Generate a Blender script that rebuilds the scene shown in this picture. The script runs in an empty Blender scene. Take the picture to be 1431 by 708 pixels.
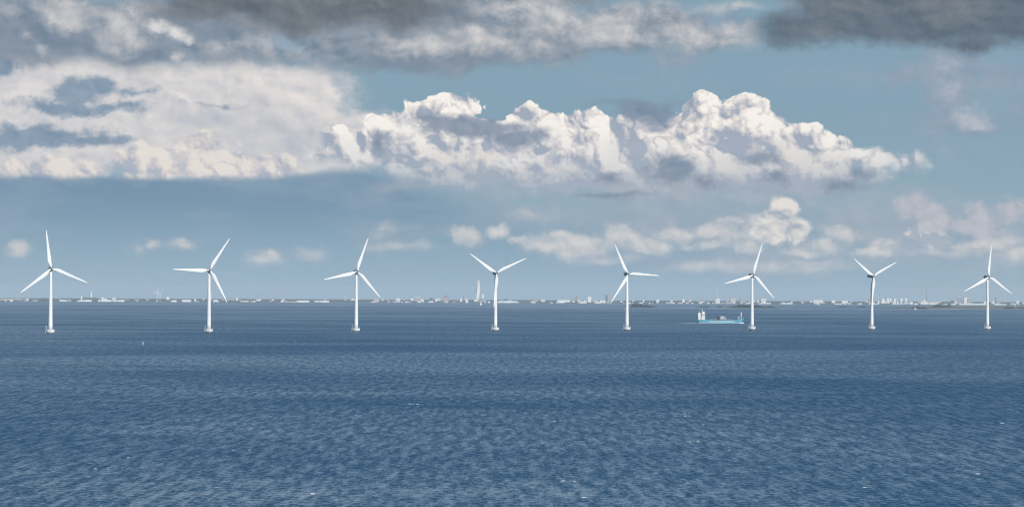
import bpy, bmesh, math, random
from mathutils import Vector, Matrix, noise as mnoise

S = bpy.context.scene
COL = S.collection
RAD = math.radians

# ------------------------------------------------------------------ camera
EYE = 40.0                       # a ship's upper deck
R_EARTH = 7.4e6                  # earth radius with refraction: far things sink behind the horizon
FOCAL = 3234.0 / 1431.0          # focal length over frame width
cam_data = bpy.data.cameras.new("camera")
cam_data.sensor_width = 36.0
cam_data.lens = 36.0 * FOCAL
cam_data.clip_start = 1.0
cam_data.clip_end = 200000.0
cam = bpy.data.objects.new("camera", cam_data)
COL.objects.link(cam)
cam.location = (0, 0, EYE)
cam.rotation_euler = (RAD(90.0 + 1.013), -0.0039, 0)
S.camera = cam

# ------------------------------------------------------------------ colour management
S.view_settings.view_transform = 'Standard'
S.view_settings.look = 'None'
S.view_settings.gamma = 1.0
S.view_settings.exposure = 0.0
S.view_settings.use_curve_mapping = False
S.cycles.use_denoising = True
S.cycles.use_adaptive_sampling = True
S.cycles.adaptive_threshold = 0.014
S.cycles.adaptive_min_samples = 24
S.cycles.max_bounces = 6
S.cycles.filter_width = 1.1
S.cycles.volume_bounces = 1
S.cycles.transparent_max_bounces = 16

# ------------------------------------------------------------------ sun
SUN_ELEV, SUN_AZ = RAD(34), RAD(180 - 30)     # azimuth clockwise from +Y (view direction): behind, to the right
sd = bpy.data.lights.new("sun", 'SUN')
sd.energy = 4.2
sd.angle = RAD(0.5)
sd.color = (1.0, 0.95, 0.87)
sun = bpy.data.objects.new("sun", sd)
COL.objects.link(sun)
to_sun = Vector((math.sin(SUN_AZ) * math.cos(SUN_ELEV), math.cos(SUN_AZ) * math.cos(SUN_ELEV), math.sin(SUN_ELEV)))
sun.rotation_euler = to_sun.to_track_quat('Z', 'Y').to_euler()
sun.location = (0, 0, 300)


# ------------------------------------------------------------------ node expression helper
class X:
    """a socket (or number) that builds Math nodes through operators"""
    tree = None

    def __init__(self, s):
        self.s = s

    @staticmethod
    def op(kind, *a, clamp=False):
        n = X.tree.nodes.new('ShaderNodeMath')
        n.operation = kind
        n.use_clamp = clamp
        for i, v in enumerate(a):
            v = v.s if isinstance(v, X) else v
            if isinstance(v, (int, float)):
                n.inputs[i].default_value = v
            else:
                X.tree.links.new(v, n.inputs[i])
        return X(n.outputs[0])

    def __add__(s, o): return X.op('ADD', s, o)
    __radd__ = __add__
    def __sub__(s, o): return X.op('SUBTRACT', s, o)
    def __rsub__(s, o): return X.op('SUBTRACT', o, s)
    def __mul__(s, o): return X.op('MULTIPLY', s, o)
    __rmul__ = __mul__
    def __truediv__(s, o): return X.op('DIVIDE', s, o)


def link(a, b):
    X.tree.links.new(a.s if isinstance(a, X) else a, b)


def vop(kind, a, b=None, c=None, out=0):
    n = X.tree.nodes.new('ShaderNodeVectorMath')
    n.operation = kind
    for i, v in enumerate((a, b, c)):
        if v is None:
            continue
        if isinstance(v, X):
            v = v.s
        if isinstance(v, (tuple, list)):
            n.inputs[i].default_value = v
        elif isinstance(v, (int, float)):
            n.inputs['Scale'].default_value = v
        else:
            link(v, n.inputs[i])
    return X(n.outputs[out])


def comb(x, y, z=0.0):
    n = X.tree.nodes.new('ShaderNodeCombineXYZ')
    for i, v in enumerate((x, y, z)):
        if isinstance(v, X):
            link(v, n.inputs[i])
        else:
            n.inputs[i].default_value = v
    return X(n.outputs[0])


def sep(v):
    n = X.tree.nodes.new('ShaderNodeSeparateXYZ')
    link(v, n.inputs[0])
    return X(n.outputs[0]), X(n.outputs[1]), X(n.outputs[2])


def fbm(v, scale, detail=5.0, rough=0.55, lac=2.0, dist=0.0, color=False):
    n = X.tree.nodes.new('ShaderNodeTexNoise')
    n.noise_dimensions = '3D'
    link(v, n.inputs['Vector'])
    n.inputs['Scale'].default_value = scale
    n.inputs['Detail'].default_value = detail
    n.inputs['Roughness'].default_value = rough
    n.inputs['Lacunarity'].default_value = lac
    n.inputs['Distortion'].default_value = dist
    return X(n.outputs['Color' if color else 'Fac'])


def sstep(x, lo, hi, a=0.0, b=1.0):
    n = X.tree.nodes.new('ShaderNodeMapRange')
    n.interpolation_type = 'SMOOTHSTEP'
    n.inputs[1].default_value, n.inputs[2].default_value = lo, hi
    n.inputs[3].default_value, n.inputs[4].default_value = a, b
    link(x, n.inputs[0])
    return X(n.outputs[0])


def lin(x, lo, hi, a=0.0, b=1.0):
    n = X.tree.nodes.new('ShaderNodeMapRange')
    n.inputs[1].default_value, n.inputs[2].default_value = lo, hi
    n.inputs[3].default_value, n.inputs[4].default_value = a, b
    link(x, n.inputs[0])
    return X(n.outputs[0])


def cmix(f, a, b, mode='MIX'):
    n = X.tree.nodes.new('ShaderNodeMix')
    n.data_type = 'RGBA'
    n.blend_type = mode
    n.clamp_factor = True
    for i, v in ((0, f), (6, a), (7, b)):
        if isinstance(v, X):
            link(v, n.inputs[i])
        elif isinstance(v, (tuple, list)):
            n.inputs[i].default_value = tuple(v)[:3] + (1.0,)
        else:
            n.inputs[i].default_value = v
    return X(n.outputs[2])


def srgb(r, g, b, k=1.0):
    f = lambda c: ((c / 255.0 + 0.055) / 1.055) ** 2.4 if c > 10 else c / 255.0 / 12.92
    return (f(r) * k, f(g) * k, f(b) * k)


# ------------------------------------------------------------------ sky with clouds
SKY_STRENGTH = 0.1
K = 1.0 / SKY_STRENGTH


def C(r, g, b):
    return srgb(r, g, b, K)


world = bpy.data.worlds.new("World")
S.world = world
world.use_nodes = True
world.cycles.sampling_method = 'MANUAL'
world.cycles.sample_map_resolution = 512
wt = world.node_tree
wt.nodes.clear()
X.tree = wt
tc = wt.nodes.new('ShaderNodeTexCoord')
D = X(tc.outputs['Generated'])
dx, dy, dz = sep(D)
az = X.op('ARCTAN2', dx, dy)
hor = X.op('SQRT', dx * dx + dy * dy)
tel = X.op('MINIMUM', dz / X.op('MAXIMUM', hor, 0.02), 12.0)
U = az * 32.34                     # 1 unit = 1.77 degrees of azimuth
V = tel * 32.34                    # the same measure upward from the level of the eye
P = comb(U, V, 0.0)


def cloud_at(x, y):
    """bearing and height of a cloud seen at x, y of the survey picture"""
    a = math.atan((x - 715.5) / 3234.0)
    return a * 32.34, (411.2 + 0.0039 * (x - 715.5) - y) / 100.0 * math.cos(a)


def blobs(Pv, items, k=0.12):
    """depth inside a smooth union of ellipses (x, y, half width, half height): 0 at the rim, counted in sky units"""
    acc = None
    for x, y, rx, ry in items:
        u, v = cloud_at(x, y)
        rx /= 100.0
        ry /= 100.0
        w = (rx * ry * min(rx, ry)) ** (1 / 3)
        q = vop('MULTIPLY_ADD', Pv, (1 / rx, 1 / ry, 0), (-u / rx, -v / ry, 0))
        d = vop('LENGTH', q, out=1)
        e = X.op('MULTIPLY_ADD', d, -w, w)
        acc = e if acc is None else X.op('SMOOTH_MAX', acc, e, k)
    return acc


def shifted(Pv, u, v, w=0.0):
    return vop('ADD', Pv, (u, v, w))


def warp(Pv, scale, amt, detail, rough, seed):
    c = fbm(shifted(Pv, seed, seed * 1.7, seed * 0.6), scale, detail, rough, color=True)
    return vop('MULTIPLY_ADD', vop('SUBTRACT', c, (0.5, 0.5, 0.5)), (amt, amt * 0.8, 0), Pv)


def puff(Pv, octaves=5, scale=1.4):
    """billows: rounded heads parted by sharp creases, over several sizes, about 0..1"""
    acc = None
    amp, tot = 1.0, 0.0
    for i in range(octaves):
        n = X.tree.nodes.new('ShaderNodeTexNoise')
        n.noise_dimensions = '2D'
        link(shifted(Pv, 3.7 * i + 1.3, 1.9 * i + 5.1), n.inputs['Vector'])
        n.inputs['Scale'].default_value = scale * 2.03 ** i
        n.inputs['Detail'].default_value = 0.0
        b = X.op('ABSOLUTE', X(n.outputs['Fac']) * 2.0 - 1.0) * (amp * 2.0)
        acc = b if acc is None else acc + b
        tot += amp
        amp *= 0.52
    return acc / tot


# ---- clear air: Nishita sky, evened out to this hazy afternoon
ns = wt.nodes.new('ShaderNodeTexSky')
ns.sky_type = 'NISHITA'
ns.sun_disc = False
ns.sun_elevation = SUN_ELEV
ns.sun_rotation = SUN_AZ
ns.air_density = 1.0
ns.dust_density = 0.4
ns.ozone_density = 1.5
sky = cmix(1.0, X(ns.outputs[0]), (0.60, 0.66, 0.62), 'MULTIPLY')
clear = cmix(sstep(V, 0.1, 2.6), C(148, 175, 191), C(132, 161, 180))
col = cmix(0.95, sky, clear)

# ---- noises shared by the layers
P_soft = warp(P, 1.1, 0.55, 6, 0.62, 1.0)
P_heap = warp(P, 2.2, 0.24, 5, 0.55, 4.0)
SU, SV = 0.62, 0.78                                   # where the light comes from across the sky: upper right
QA = vop('MULTIPLY', shifted(P_soft, 3.1, 1.9, 2.0), (1, 1.35, 1))
NA = (fbm(QA, 1.7, 8, 0.60) - 0.5) * 3.0
NA1 = (fbm(shifted(QA, SU * 0.12, SV * 0.12), 1.7, 5, 0.55) - 0.5) * 3.0
NA0 = (fbm(QA, 1.7, 5, 0.55) - 0.5) * 3.0
SA = NA0 - NA1                                        # rises where a billow faces the light
QB = vop('MULTIPLY', shifted(P, 13.1, 7.9, 5.0), (1, 1.2, 1))
NB = (fbm(QB, 4.2, 6, 0.62) - 0.5) * 3.0
B0 = puff(P_heap)
B1 = puff(shifted(P_heap, SU * 0.05, SV * 0.05), 4)
B2 = puff(shifted(P_heap, SU * 0.15, SV * 0.15), 3)
BS = (B0 - B1) * 1.0 + (B0 - B2) * 1.2


def soft_layer(col, items, colour_hi, colour_lo, big=0.18, small=0.06, lo=0.0, hi=0.25, opacity=1.0, shade=0.5, base=0.45, k=0.15, fine=0.1):
    """a soft cloud: depth broken by two sizes of noise, brighter where a billow faces the light"""
    f = blobs(P_soft, items, k) + NA * big + NB * small
    a = sstep(f, lo, hi, 0, opacity)
    sh = X.op('ADD', SA * shade + NB * fine + base, 0.0, clamp=True)
    return cmix(a, col, cmix(sh, colour_lo, colour_hi))


def heap_layer(col, items, lit, mid, dark, puffs=0.22, crisp=0.05, base_y=None, base_soft=0.6, base_col=None, gain=1.0, opacity=1.0, k=0.10,
               rim=0.0, bias=0.55, broken=0.05):
    """a heaped cloud: puffs on a depth field, shaded by their slope to the light, fading into a ragged base"""
    env = blobs(P_heap, items, k)
    f = env + (B0 - 0.45) * puffs + NB * broken
    sh = BS * gain + (NA * 0.26 + NB * 0.07) + bias
    if rim:
        sh = sh + (env - blobs(shifted(P_heap, SU * 0.12, SV * 0.12), items, k)) * rim
    if base_y is not None:
        t = (V - (411.2 - base_y) / 100.0) + NA * 0.22 + NB * 0.06
        a = sstep(X.op('DIVIDE', f, lin(t, 0.0, base_soft, 0.5, crisp)), 0, 1) * sstep(t, -0.30, 0.30, 0, opacity)
        sh = sh - sstep(t, -0.2, base_soft, 0.35, 0.0)
    else:
        a = sstep(f, 0.0, crisp, 0, opacity)
    c = cmix(sstep(sh, 0.0, 0.5), dark, mid)
    c = cmix(sstep(sh, 0.4, 0.95), c, lit)
    if base_y is not None and base_col is not None:
        c = cmix(sstep(t, -0.25, base_soft * 1.2, 0.9, 0.0), c, base_col)
    return cmix(a, col, c)


# ---- layer 1: the broad pale bank on the left
col = soft_layer(col, [(40, 120, 140, 56), (170, 118, 150, 54), (300, 128, 140, 58), (400, 130, 110, 52), (90, 180, 160, 55),
                       (250, 190, 180, 60), (420, 180, 100, 60), (500, 186, 80, 40), (60, 225, 150, 40), (300, 228, 130, 34), (420, 222, 110, 40)],
                 C(230, 224, 220), C(164, 173, 188), big=0.15, small=0.05, lo=0.0, hi=0.25, shade=0.6, base=0.68)
col = soft_layer(col, [(300, 165, 70, 20), (420, 205, 70, 34), (360, 180, 60, 16), (30, 232, 60, 14), (540, 190, 40, 24)],
                 C(196, 198, 205), C(160, 172, 188), big=0.18, small=0.03, lo=-0.1, hi=0.35, shade=0.6, opacity=0.75)
col = heap_layer(col, [(20, 128, 50, 22), (290, 110, 60, 22), (440, 110, 50, 22), (430, 135, 50, 20), (330, 140, 60, 18), (30, 176, 50, 8), (230, 176, 70, 12)],
                 C(236, 230, 225), C(222, 217, 215), C(192, 195, 203), puffs=0.3, crisp=0.4, gain=0.5, opacity=0.7)
col = heap_layer(col, [(90, 238, 75, 22), (215, 228, 60, 30), (280, 212, 50, 32), (330, 230, 60, 26), (365, 236, 28, 16)],
                 C(232, 224, 216), C(206, 201, 203), C(170, 178, 192), puffs=0.26, crisp=0.10, gain=1.0, opacity=0.85)

# ---- layer 2: grey-blue veil of distant rain, with a sharp upper rim on the left
xs_n = fbm(comb(U, 0.0, 4.0), 1.4, 4, 0.55)
edge = 1.66 + (xs_n - 0.5) * 0.16 + NA * 0.035 + sstep(U, -3.8, -2.2, 0.0, 0.14) - sstep(U, -1.6, 0.6, 0.0, 0.42)
below = edge - V + NB * 0.035
wid = sstep(U, -2.6, 0.0, 0.13, 0.9)
veil_alpha = sstep(X.op('DIVIDE', below, wid, clamp=True), 0, 1) * sstep(U, 2.5, 6.5, 0.92, 0.45)
veil_n = fbm(vop('MULTIPLY', shifted(P, 3.0, 1.0, 9.0), (0.5, 1.8, 1)), 1.4, 5, 0.55)
veil = cmix(sstep(V, 0.1, 1.5), C(146, 174, 191), C(112, 143, 168))
veil = cmix(sstep(veil_n, 0.42, 0.75, 0, 0.5), veil, C(150, 166, 184))

# ---- layer 3: the great cumulus range
big = [(632, 148, 42, 20), (600, 160, 40, 24), (560, 178, 52, 26), (480, 204, 44, 26), (448, 216, 24, 18), (540, 212, 90, 32),
       (630, 196, 90, 40), (650, 238, 80, 34),
       (736, 168, 30, 24), (765, 180, 50, 28), (815, 178, 50, 26), (850, 190, 40, 24), (720, 215, 90, 44), (810, 220, 110, 44), (740, 258, 60, 26),
       (985, 158, 32, 26), (1032, 160, 42, 25), (1000, 190, 75, 42), (1070, 178, 36, 24), (1105, 196, 50, 26), (1150, 206, 50, 20),
       (1178, 222, 70, 26), (1225, 222, 46, 20), (1262, 228, 34, 18), (900, 222, 110, 50), (950, 235, 140, 46), (690, 228, 190, 46), (870, 232, 220, 48), (640, 252, 80, 28), (770, 262, 100, 26), (940, 266, 130, 26), (1110, 262, 130, 24), (1080, 238, 130, 42), (1180, 250, 80, 22)]
col = heap_layer(col, big, C(250, 244, 236), C(216, 211, 210), C(160, 170, 186), puffs=0.20, crisp=0.03,
                 base_y=280, base_soft=1.0, base_col=C(166, 176, 191), gain=1.1, rim=0.6, broken=0.03)
col = soft_layer(col, [(700, 200, 70, 26), (560, 205, 40, 30), (880, 205, 60, 26), (1050, 225, 90, 20), (960, 245, 160, 20), (650, 240, 60, 20), (1180, 238, 90, 14), (790, 235, 60, 18)],
                 C(196, 197, 204), C(158, 170, 187), big=0.20, small=0.06, lo=0.04, hi=0.45, shade=0.6, opacity=0.45)
col = cmix(veil_alpha, col, veil)

# ---- second, greyer ranges in front of the great one
col = heap_layer(col, [(600, 232, 34, 16), (640, 224, 40, 16), (668, 216, 30, 14), (650, 252, 50, 22), (640, 268, 30, 12), (770, 246, 60, 22)],
                 C(224, 218, 213), C(196, 195, 201), C(162, 172, 188), puffs=0.25, crisp=0.09, base_y=268,
                 base_soft=0.5, base_col=C(150, 168, 186), gain=0.9, opacity=0.85)
col = heap_layer(col, [(1060, 208, 34, 16), (1090, 218, 40, 20), (1120, 226, 60, 22), (1040, 232, 40, 20), (1150, 244, 70, 18), (1060, 258, 60, 14)],
                 C(228, 222, 217), C(198, 196, 202), C(164, 172, 188), puffs=0.22, crisp=0.09, base_y=262,
                 base_soft=0.5, base_col=C(158, 170, 186), gain=0.9, opacity=0.85)

# ---- soft lilac masses under the range
col = soft_layer(col, [(700, 262, 90, 26), (930, 272, 130, 34), (1080, 276, 140, 36), (760, 300, 110, 26), (900, 310, 150, 40), (1030, 318, 140, 44), (1200, 310, 80, 60),
                       (540, 330, 60, 24), (1290, 320, 120, 60), (560, 262, 80, 20), (1400, 340, 100, 50), (1100, 360, 160, 30)],
                 C(184, 186, 194), C(146, 163, 180), big=0.26, small=0.04, lo=-0.15, hi=0.55, shade=0.7, opacity=0.72)
# ---- low cumulus along the horizon
low = [(650, 332, 30, 17), (697, 323, 28, 13), (800, 342, 66, 22), (760, 348, 36, 14), (870, 328, 34, 17), (905, 342, 56, 17),
       (945, 328, 46, 17), (1000, 322, 46, 19), (1035, 330, 36, 15), (373, 358, 36, 15), (437, 353, 32, 11), (252, 343, 24, 10),
       (208, 343, 20, 12), (186, 351, 18, 8), (33, 346, 20, 12), (1180, 327, 30, 13), (1150, 342, 44, 13), (1225, 350, 44, 12), (1000, 374, 80, 10),
       (1110, 372, 90, 12), (540, 322, 22, 12), (1420, 360, 34, 14), (1400, 346, 42, 13), (850, 362, 56, 10), (560, 345, 60, 8), (1330, 350, 60, 10), (740, 300, 30, 10)]
col = soft_layer(col, low, C(208, 207, 207), C(158, 172, 186), big=0.05, small=0.05, lo=-0.05, hi=0.2, shade=0.8, base=0.58, fine=0.25, opacity=0.85, k=0.08)
bright = [(650, 330, 24, 14), (697, 322, 22, 11), (800, 338, 46, 17), (762, 346, 24, 10), (868, 326, 26, 13), (905, 340, 44, 14), (945, 326, 34, 13), (1000, 320, 36, 16), (1032, 330, 24, 11),
          (370, 356, 24, 10), (252, 342, 16, 7), (208, 342, 15, 10), (33, 345, 16, 9), (1180, 326, 22, 11), (1150, 340, 28, 9), (1225, 348, 30, 9), (1400, 344, 32, 11), (1424, 358, 20, 9), (1355, 340, 30, 9), (1160, 322, 20, 8), (1240, 336, 26, 8), (985, 345, 40, 8), (1040, 348, 34, 8), (730, 340, 20, 8), (1120, 352, 40, 7)]
col = soft_layer(col, bright, C(220, 215, 211), C(170, 180, 191), big=0.05, small=0.07, lo=-0.03, hi=0.10, shade=1.1, base=0.60, fine=0.3, opacity=0.76, k=0.06)
col = heap_layer(col, [(1092, 296, 24, 26), (1102, 322, 30, 24), (1078, 318, 36, 30), (1290, 325, 29, 18), (1312, 336, 22, 10)],
                 C(236, 230, 222), C(212, 209, 208), C(168, 178, 190), puffs=0.08, crisp=0.09, gain=0.9, opacity=0.9, k=0.08, rim=0.4)
col = heap_layer(col, [(1280, 286, 32, 24), (1304, 304, 26, 20), (1360, 304, 30, 24), (1400, 296, 40, 22), (1385, 318, 26, 22), (1430, 290, 30, 16)],
                 C(198, 195, 201), C(182, 184, 193), C(152, 168, 184), puffs=0.18, crisp=0.16, gain=0.6, opacity=0.8)

col = soft_layer(col, [(1180, 110, 160, 26), (900, 110, 150, 24), (1340, 210, 120, 40), (1380, 120, 90, 60), (1250, 165, 80, 20)],
                 C(164, 178, 192), C(132, 156, 177), big=0.30, small=0.06, lo=0.0, hi=0.6, shade=0.6, opacity=0.45)

# ---- small dark cloudlets drifting in shadow
dark_items = [(105, 130, 40, 24), (130, 120, 30, 18), (170, 128, 28, 8), (205, 132, 22, 4), (100, 152, 90, 11), (180, 148, 30, 6), (0, 98, 24, 14), (310, 148, 50, 3),
              (60, 190, 90, 16), (10, 192, 50, 18), (120, 196, 60, 12), (165, 197, 26, 7)]
col = soft_layer(col, dark_items, C(144, 162, 182), C(112, 138, 162), big=0.09, small=0.17, lo=-0.05, hi=0.15, shade=0.8, base=0.4, k=0.06, opacity=0.92, fine=0.15)
col = soft_layer(col, [(660, 178, 70, 16), (610, 174, 40, 9), (720, 190, 44, 12), (905, 158, 40, 22), (900, 142, 50, 6), (935, 240, 34, 20), (925, 228, 14, 12),
                       (980, 252, 18, 6), (852, 246, 18, 7), (1060, 219, 24, 8), (1082, 243, 16, 11), (1180, 260, 28, 8), (1200, 248, 18, 8), (850, 274, 40, 2.5), (525, 198, 12, 16)],
                 C(150, 161, 178), C(112, 131, 154), big=0.07, small=0.14, lo=-0.10, hi=0.12, shade=0.7, base=0.4, k=0.06, opacity=0.92, fine=0.15)
col = soft_layer(col, [(1325, 98, 46, 44), (1345, 168, 64, 22), (1325, 132, 34, 32), (1395, 108, 56, 16), (1255, 108, 40, 14), (1428, 155, 24, 18), (1240, 25, 20, 4), (950, 88, 40, 8)],
                 C(172, 177, 190), C(122, 144, 168), big=0.12, small=0.10, lo=-0.12, hi=0.22, opacity=0.75, k=0.08)
col = soft_layer(col, [(1358, 160, 30, 23), (1325, 122, 18, 24), (1318, 90, 22, 18)], C(202, 202, 208), C(158, 170, 187), big=0.07, small=0.11, lo=-0.05, hi=0.24, opacity=0.75, shade=0.9, fine=0.2)

# ---- the ragged grey deck along the top
col = soft_layer(col, [(60, 40, 150, 60), (200, 45, 130, 62), (330, 40, 130, 66), (470, 44, 140, 66), (600, 58, 150, 54), (740, 52, 150, 52), (880, 40, 130, 48),
                       (990, 44, 70, 40), (560, -60, 420, 110), (1250, -60, 260, 90), (-60, 0, 200, 70)],
                 C(172, 176, 184), C(114, 132, 150), big=0.17, small=0.09, lo=-0.02, hi=0.34, shade=0.9, base=0.40, opacity=0.96, fine=0.16)
col = soft_layer(col, [(60, 50, 110, 34), (20, 70, 60, 20), (200, 74, 70, 14), (290, 60, 60, 30), (550, 92, 90, 14), (680, 84, 60, 14), (800, 66, 60, 12)],
                 C(134, 148, 164), C(108, 127, 148), big=0.16, small=0.08, lo=-0.08, hi=0.30, shade=0.5, opacity=0.8, fine=0.15)
col = soft_layer(col, [(165, 42, 42, 36), (180, 20, 32, 22), (590, 62, 70, 18), (660, 52, 70, 20), (700, 64, 50, 16), (760, 25, 54, 30), (840, 40, 64, 34), (960, 48, 64, 25), (1030, 50, 34, 22), (370, 62, 60, 14),
                       (90, 20, 60, 26), (710, 10, 60, 14), (740, 66, 44, 18), (30, 48, 18, 10), (45, 66, 16, 12), (900, 14, 60, 18), (1020, 8, 70, 8), (300, 64, 40, 14)],
                 C(216, 213, 212), C(158, 165, 175), big=0.11, small=0.08, lo=-0.06, hi=0.27, shade=1.0, opacity=0.88, fine=0.2, base=0.5)
col = soft_layer(col, [(398, 60, 36, 12), (960, 6, 28, 8), (1000, 24, 22, 14), (1075, 8, 22, 8), (860, 4, 26, 6)],
                 C(134, 165, 186), C(116, 152, 178), big=0.07, small=0.06, lo=-0.04, hi=0.2, opacity=0.75, k=0.06)
col = soft_layer(col, [(222, 38, 24, 13), (246, 46, 22, 13), (258, 54, 13, 11), (243, 76, 13, 10)],
                 C(238, 233, 228), C(184, 190, 199), big=0.05, small=0.08, lo=-0.02, hi=0.16, shade=0.9, base=0.6, opacity=0.9, k=0.06, fine=0.25)
col = soft_layer(col, [(330, 4, 140, 34), (470, 6, 170, 40), (560, 14, 100, 32), (400, 30, 110, 18), (270, 0, 70, 20)],
                 C(126, 132, 139), C(86, 94, 102), big=0.20, small=0.10, lo=-0.1, hi=0.36, shade=0.7, opacity=0.93, fine=0.12)
col = soft_layer(col, [(1100, 40, 56, 30), (1130, 52, 50, 18), (1200, 26, 110, 44), (1300, 24, 130, 48), (1420, 20, 110, 52), (1300, -30, 220, 50), (1350, 62, 110, 14)],
                 C(116, 127, 138), C(80, 95, 110), big=0.12, small=0.12, lo=-0.08, hi=0.30, shade=0.7, opacity=0.96, fine=0.12)
col = soft_layer(col, [(1325, 22, 44, 16), (1300, 6, 70, 10), (1180, 14, 40, 14), (1150, 44, 24, 12)], C(146, 150, 153), C(112, 121, 129), big=0.12, small=0.06, lo=-0.1, hi=0.3, opacity=0.7)

# ---- the rest of the sky overhead and behind: broken cloud
over_n = fbm(vop('DIVIDE', D, comb(dz + 0.12, dz + 0.12, dz + 0.12)), 1.1, 5, 0.55)
over = cmix(sstep(over_n, 0.48, 0.66), cmix(0.4, sky, C(84, 138, 190)), C(196, 204, 214))
col = cmix(sstep(V, 4.4, 6.0), col, over)
col = cmix(sstep(V, -1.0, 0.0, 1.0, 0.0), col, C(120, 140, 155))

bg = wt.nodes.new('ShaderNodeBackground')
bg.inputs['Strength'].default_value = SKY_STRENGTH
link(col, bg.inputs['Color'])
wo = wt.nodes.new('ShaderNodeOutputWorld')
wt.links.new(bg.outputs[0], wo.inputs['Surface'])

# ================================================================== helpers for geometry
def zc(x, y):
    """height of sea level at x, y: it curves away from the camera"""
    return -(x * x + y * y) / (2 * R_EARTH)


def eye_row(px):
    return 411.2 + 0.0039 * (px - 715.5)


def east(px, Y):
    return (px - 715.5) / 3234.0 * Y


def tag(o, label, cat, group=None, kind=None):
    if label:
        o["label"] = label
    if cat:
        o["category"] = cat
    if group:
        o["group"] = group
    if kind:
        o["kind"] = kind
    return o


def empty(name, loc, rz=0.0):
    o = bpy.data.objects.new(name, None)
    o.location = loc
    o.rotation_euler = (0, 0, rz)
    COL.objects.link(o)
    return o


def obj(name, bm, m, parent=None, smooth=False, loc=None):
    me = bpy.data.meshes.new(name)
    bmesh.ops.recalc_face_normals(bm, faces=bm.faces[:])
    bm.to_mesh(me)
    bm.free()
    for mm in (m if isinstance(m, (list, tuple)) else [m]):
        me.materials.append(mm)
    if smooth:
        me.polygons.foreach_set("use_smooth", [True] * len(me.polygons))
    o = bpy.data.objects.new(name, me)
    COL.objects.link(o)
    if parent:
        o.parent = parent
    if loc is not None:
        o.location = loc
    return o


def children(o):
    return [c for c in bpy.data.objects if c.parent is o]


def copy_tree(o, parent=None):
    c = o.copy()
    COL.objects.link(c)
    c.parent = parent
    for ch in children(o):
        copy_tree(ch, c)
    return c


def box(bm, cx, cy, z0, sx, sy, sz, rz=0.0, taper=1.0, mat=0):
    vs = []
    for z, k in ((z0, 1.0), (z0 + sz, taper)):
        for a, b in ((-1, -1), (1, -1), (1, 1), (-1, 1)):
            p = Vector((a * sx / 2 * k, b * sy / 2 * k, 0))
            p.rotate(Matrix.Rotation(rz, 3, 'Z'))
            vs.append(bm.verts.new((cx + p.x, cy + p.y, z)))
    for f in ((0, 3, 2, 1), (4, 5, 6, 7), (0, 1, 5, 4), (1, 2, 6, 5), (2, 3, 7, 6), (3, 0, 4, 7)):
        bm.faces.new([vs[i] for i in f]).material_index = mat
    return vs


def lathe(bm, prof, seg=32, cx=0.0, cy=0.0, mat=0):
    rings = []
    for r, z in prof:
        rings.append([bm.verts.new((cx + r * math.cos(2 * math.pi * i / seg), cy + r * math.sin(2 * math.pi * i / seg), z)) for i in range(seg)])
    for a, b in zip(rings, rings[1:]):
        for i in range(seg):
            j = (i + 1) % seg
            bm.faces.new((a[i], a[j], b[j], b[i])).material_index = mat
    bm.faces.new(rings[0][::-1]).material_index = mat
    bm.faces.new(rings[-1]).material_index = mat


def tube(bm, a, b, r, seg=8, r2=None):
    a, b = Vector(a), Vector(b)
    d = (b - a)
    q = d.to_track_quat('Z', 'Y').to_matrix()
    r2 = r if r2 is None else r2
    ra = [bm.verts.new(a + q @ Vector((r * math.cos(2 * math.pi * i / seg), r * math.sin(2 * math.pi * i / seg), 0))) for i in range(seg)]
    rb = [bm.verts.new(b + q @ Vector((r2 * math.cos(2 * math.pi * i / seg), r2 * math.sin(2 * math.pi * i / seg), 0))) for i in range(seg)]
    for i in range(seg):
        j = (i + 1) % seg
        bm.faces.new((ra[i], ra[j], rb[j], rb[i]))
    bm.faces.new(ra[::-1])
    bm.faces.new(rb)


def bevel_all(bm, w, seg=2):
    bmesh.ops.bevel(bm, geom=bm.edges[:], offset=w, segments=seg, affect='EDGES', profile=0.5)


# ================================================================== materials
def new_mat(name):
    m = bpy.data.materials.new(name)
    m.use_nodes = True
    X.tree = m.node_tree
    b = m.node_tree.nodes["Principled BSDF"]
    return m, b


def paint(name, colour, rough=0.45, vary=0.12, scale=0.4, streak=(1, 1, 0.15), spec=0.5):
    """a painted or raw surface with slight weathering"""
    m, b = new_mat(name)
    t = m.node_tree.nodes.new('ShaderNodeTexCoord')
    n = fbm(vop('MULTIPLY', X(t.outputs['Object']), streak), scale, 5, 0.6)
    lo = tuple(c * (1 - vary) for c in colour)
    hi = tuple(min(1.0, c * (1 + vary * 0.4)) for c in colour)
    link(cmix(sstep(n, 0.35, 0.65), lo, hi), b.inputs['Base Color'])
    b.inputs['Roughness'].default_value = rough
    b.inputs['Specular IOR Level'].default_value = spec
    return m


def facade(name, wall, glass, storey=3.2, bay=4.0, share=0.5):
    """a wall with rows of windows as its surface pattern"""
    m, b = new_mat(name)
    t = m.node_tree.nodes.new('ShaderNodeTexCoord')
    x, y, z = sep(X(t.outputs['Object']))
    fz = X.op('FRACT', z / storey + 100.0)
    fx = X.op('FRACT', (x + y * 0.97) / bay + 100.0)
    win = X.op('LESS_THAN', X.op('ABSOLUTE', fz - 0.5), 0.28) * X.op('LESS_THAN', X.op('ABSOLUTE', fx - 0.5), share * 0.5)
    n = fbm(X(t.outputs['Object']), 0.05, 4, 0.6)
    w = cmix(sstep(n, 0.35, 0.65), tuple(c * 0.86 for c in wall), wall)
    link(cmix(win, w, glass), b.inputs['Base Color'])
    b.inputs['Roughness'].default_value = 0.6
    return m


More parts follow.
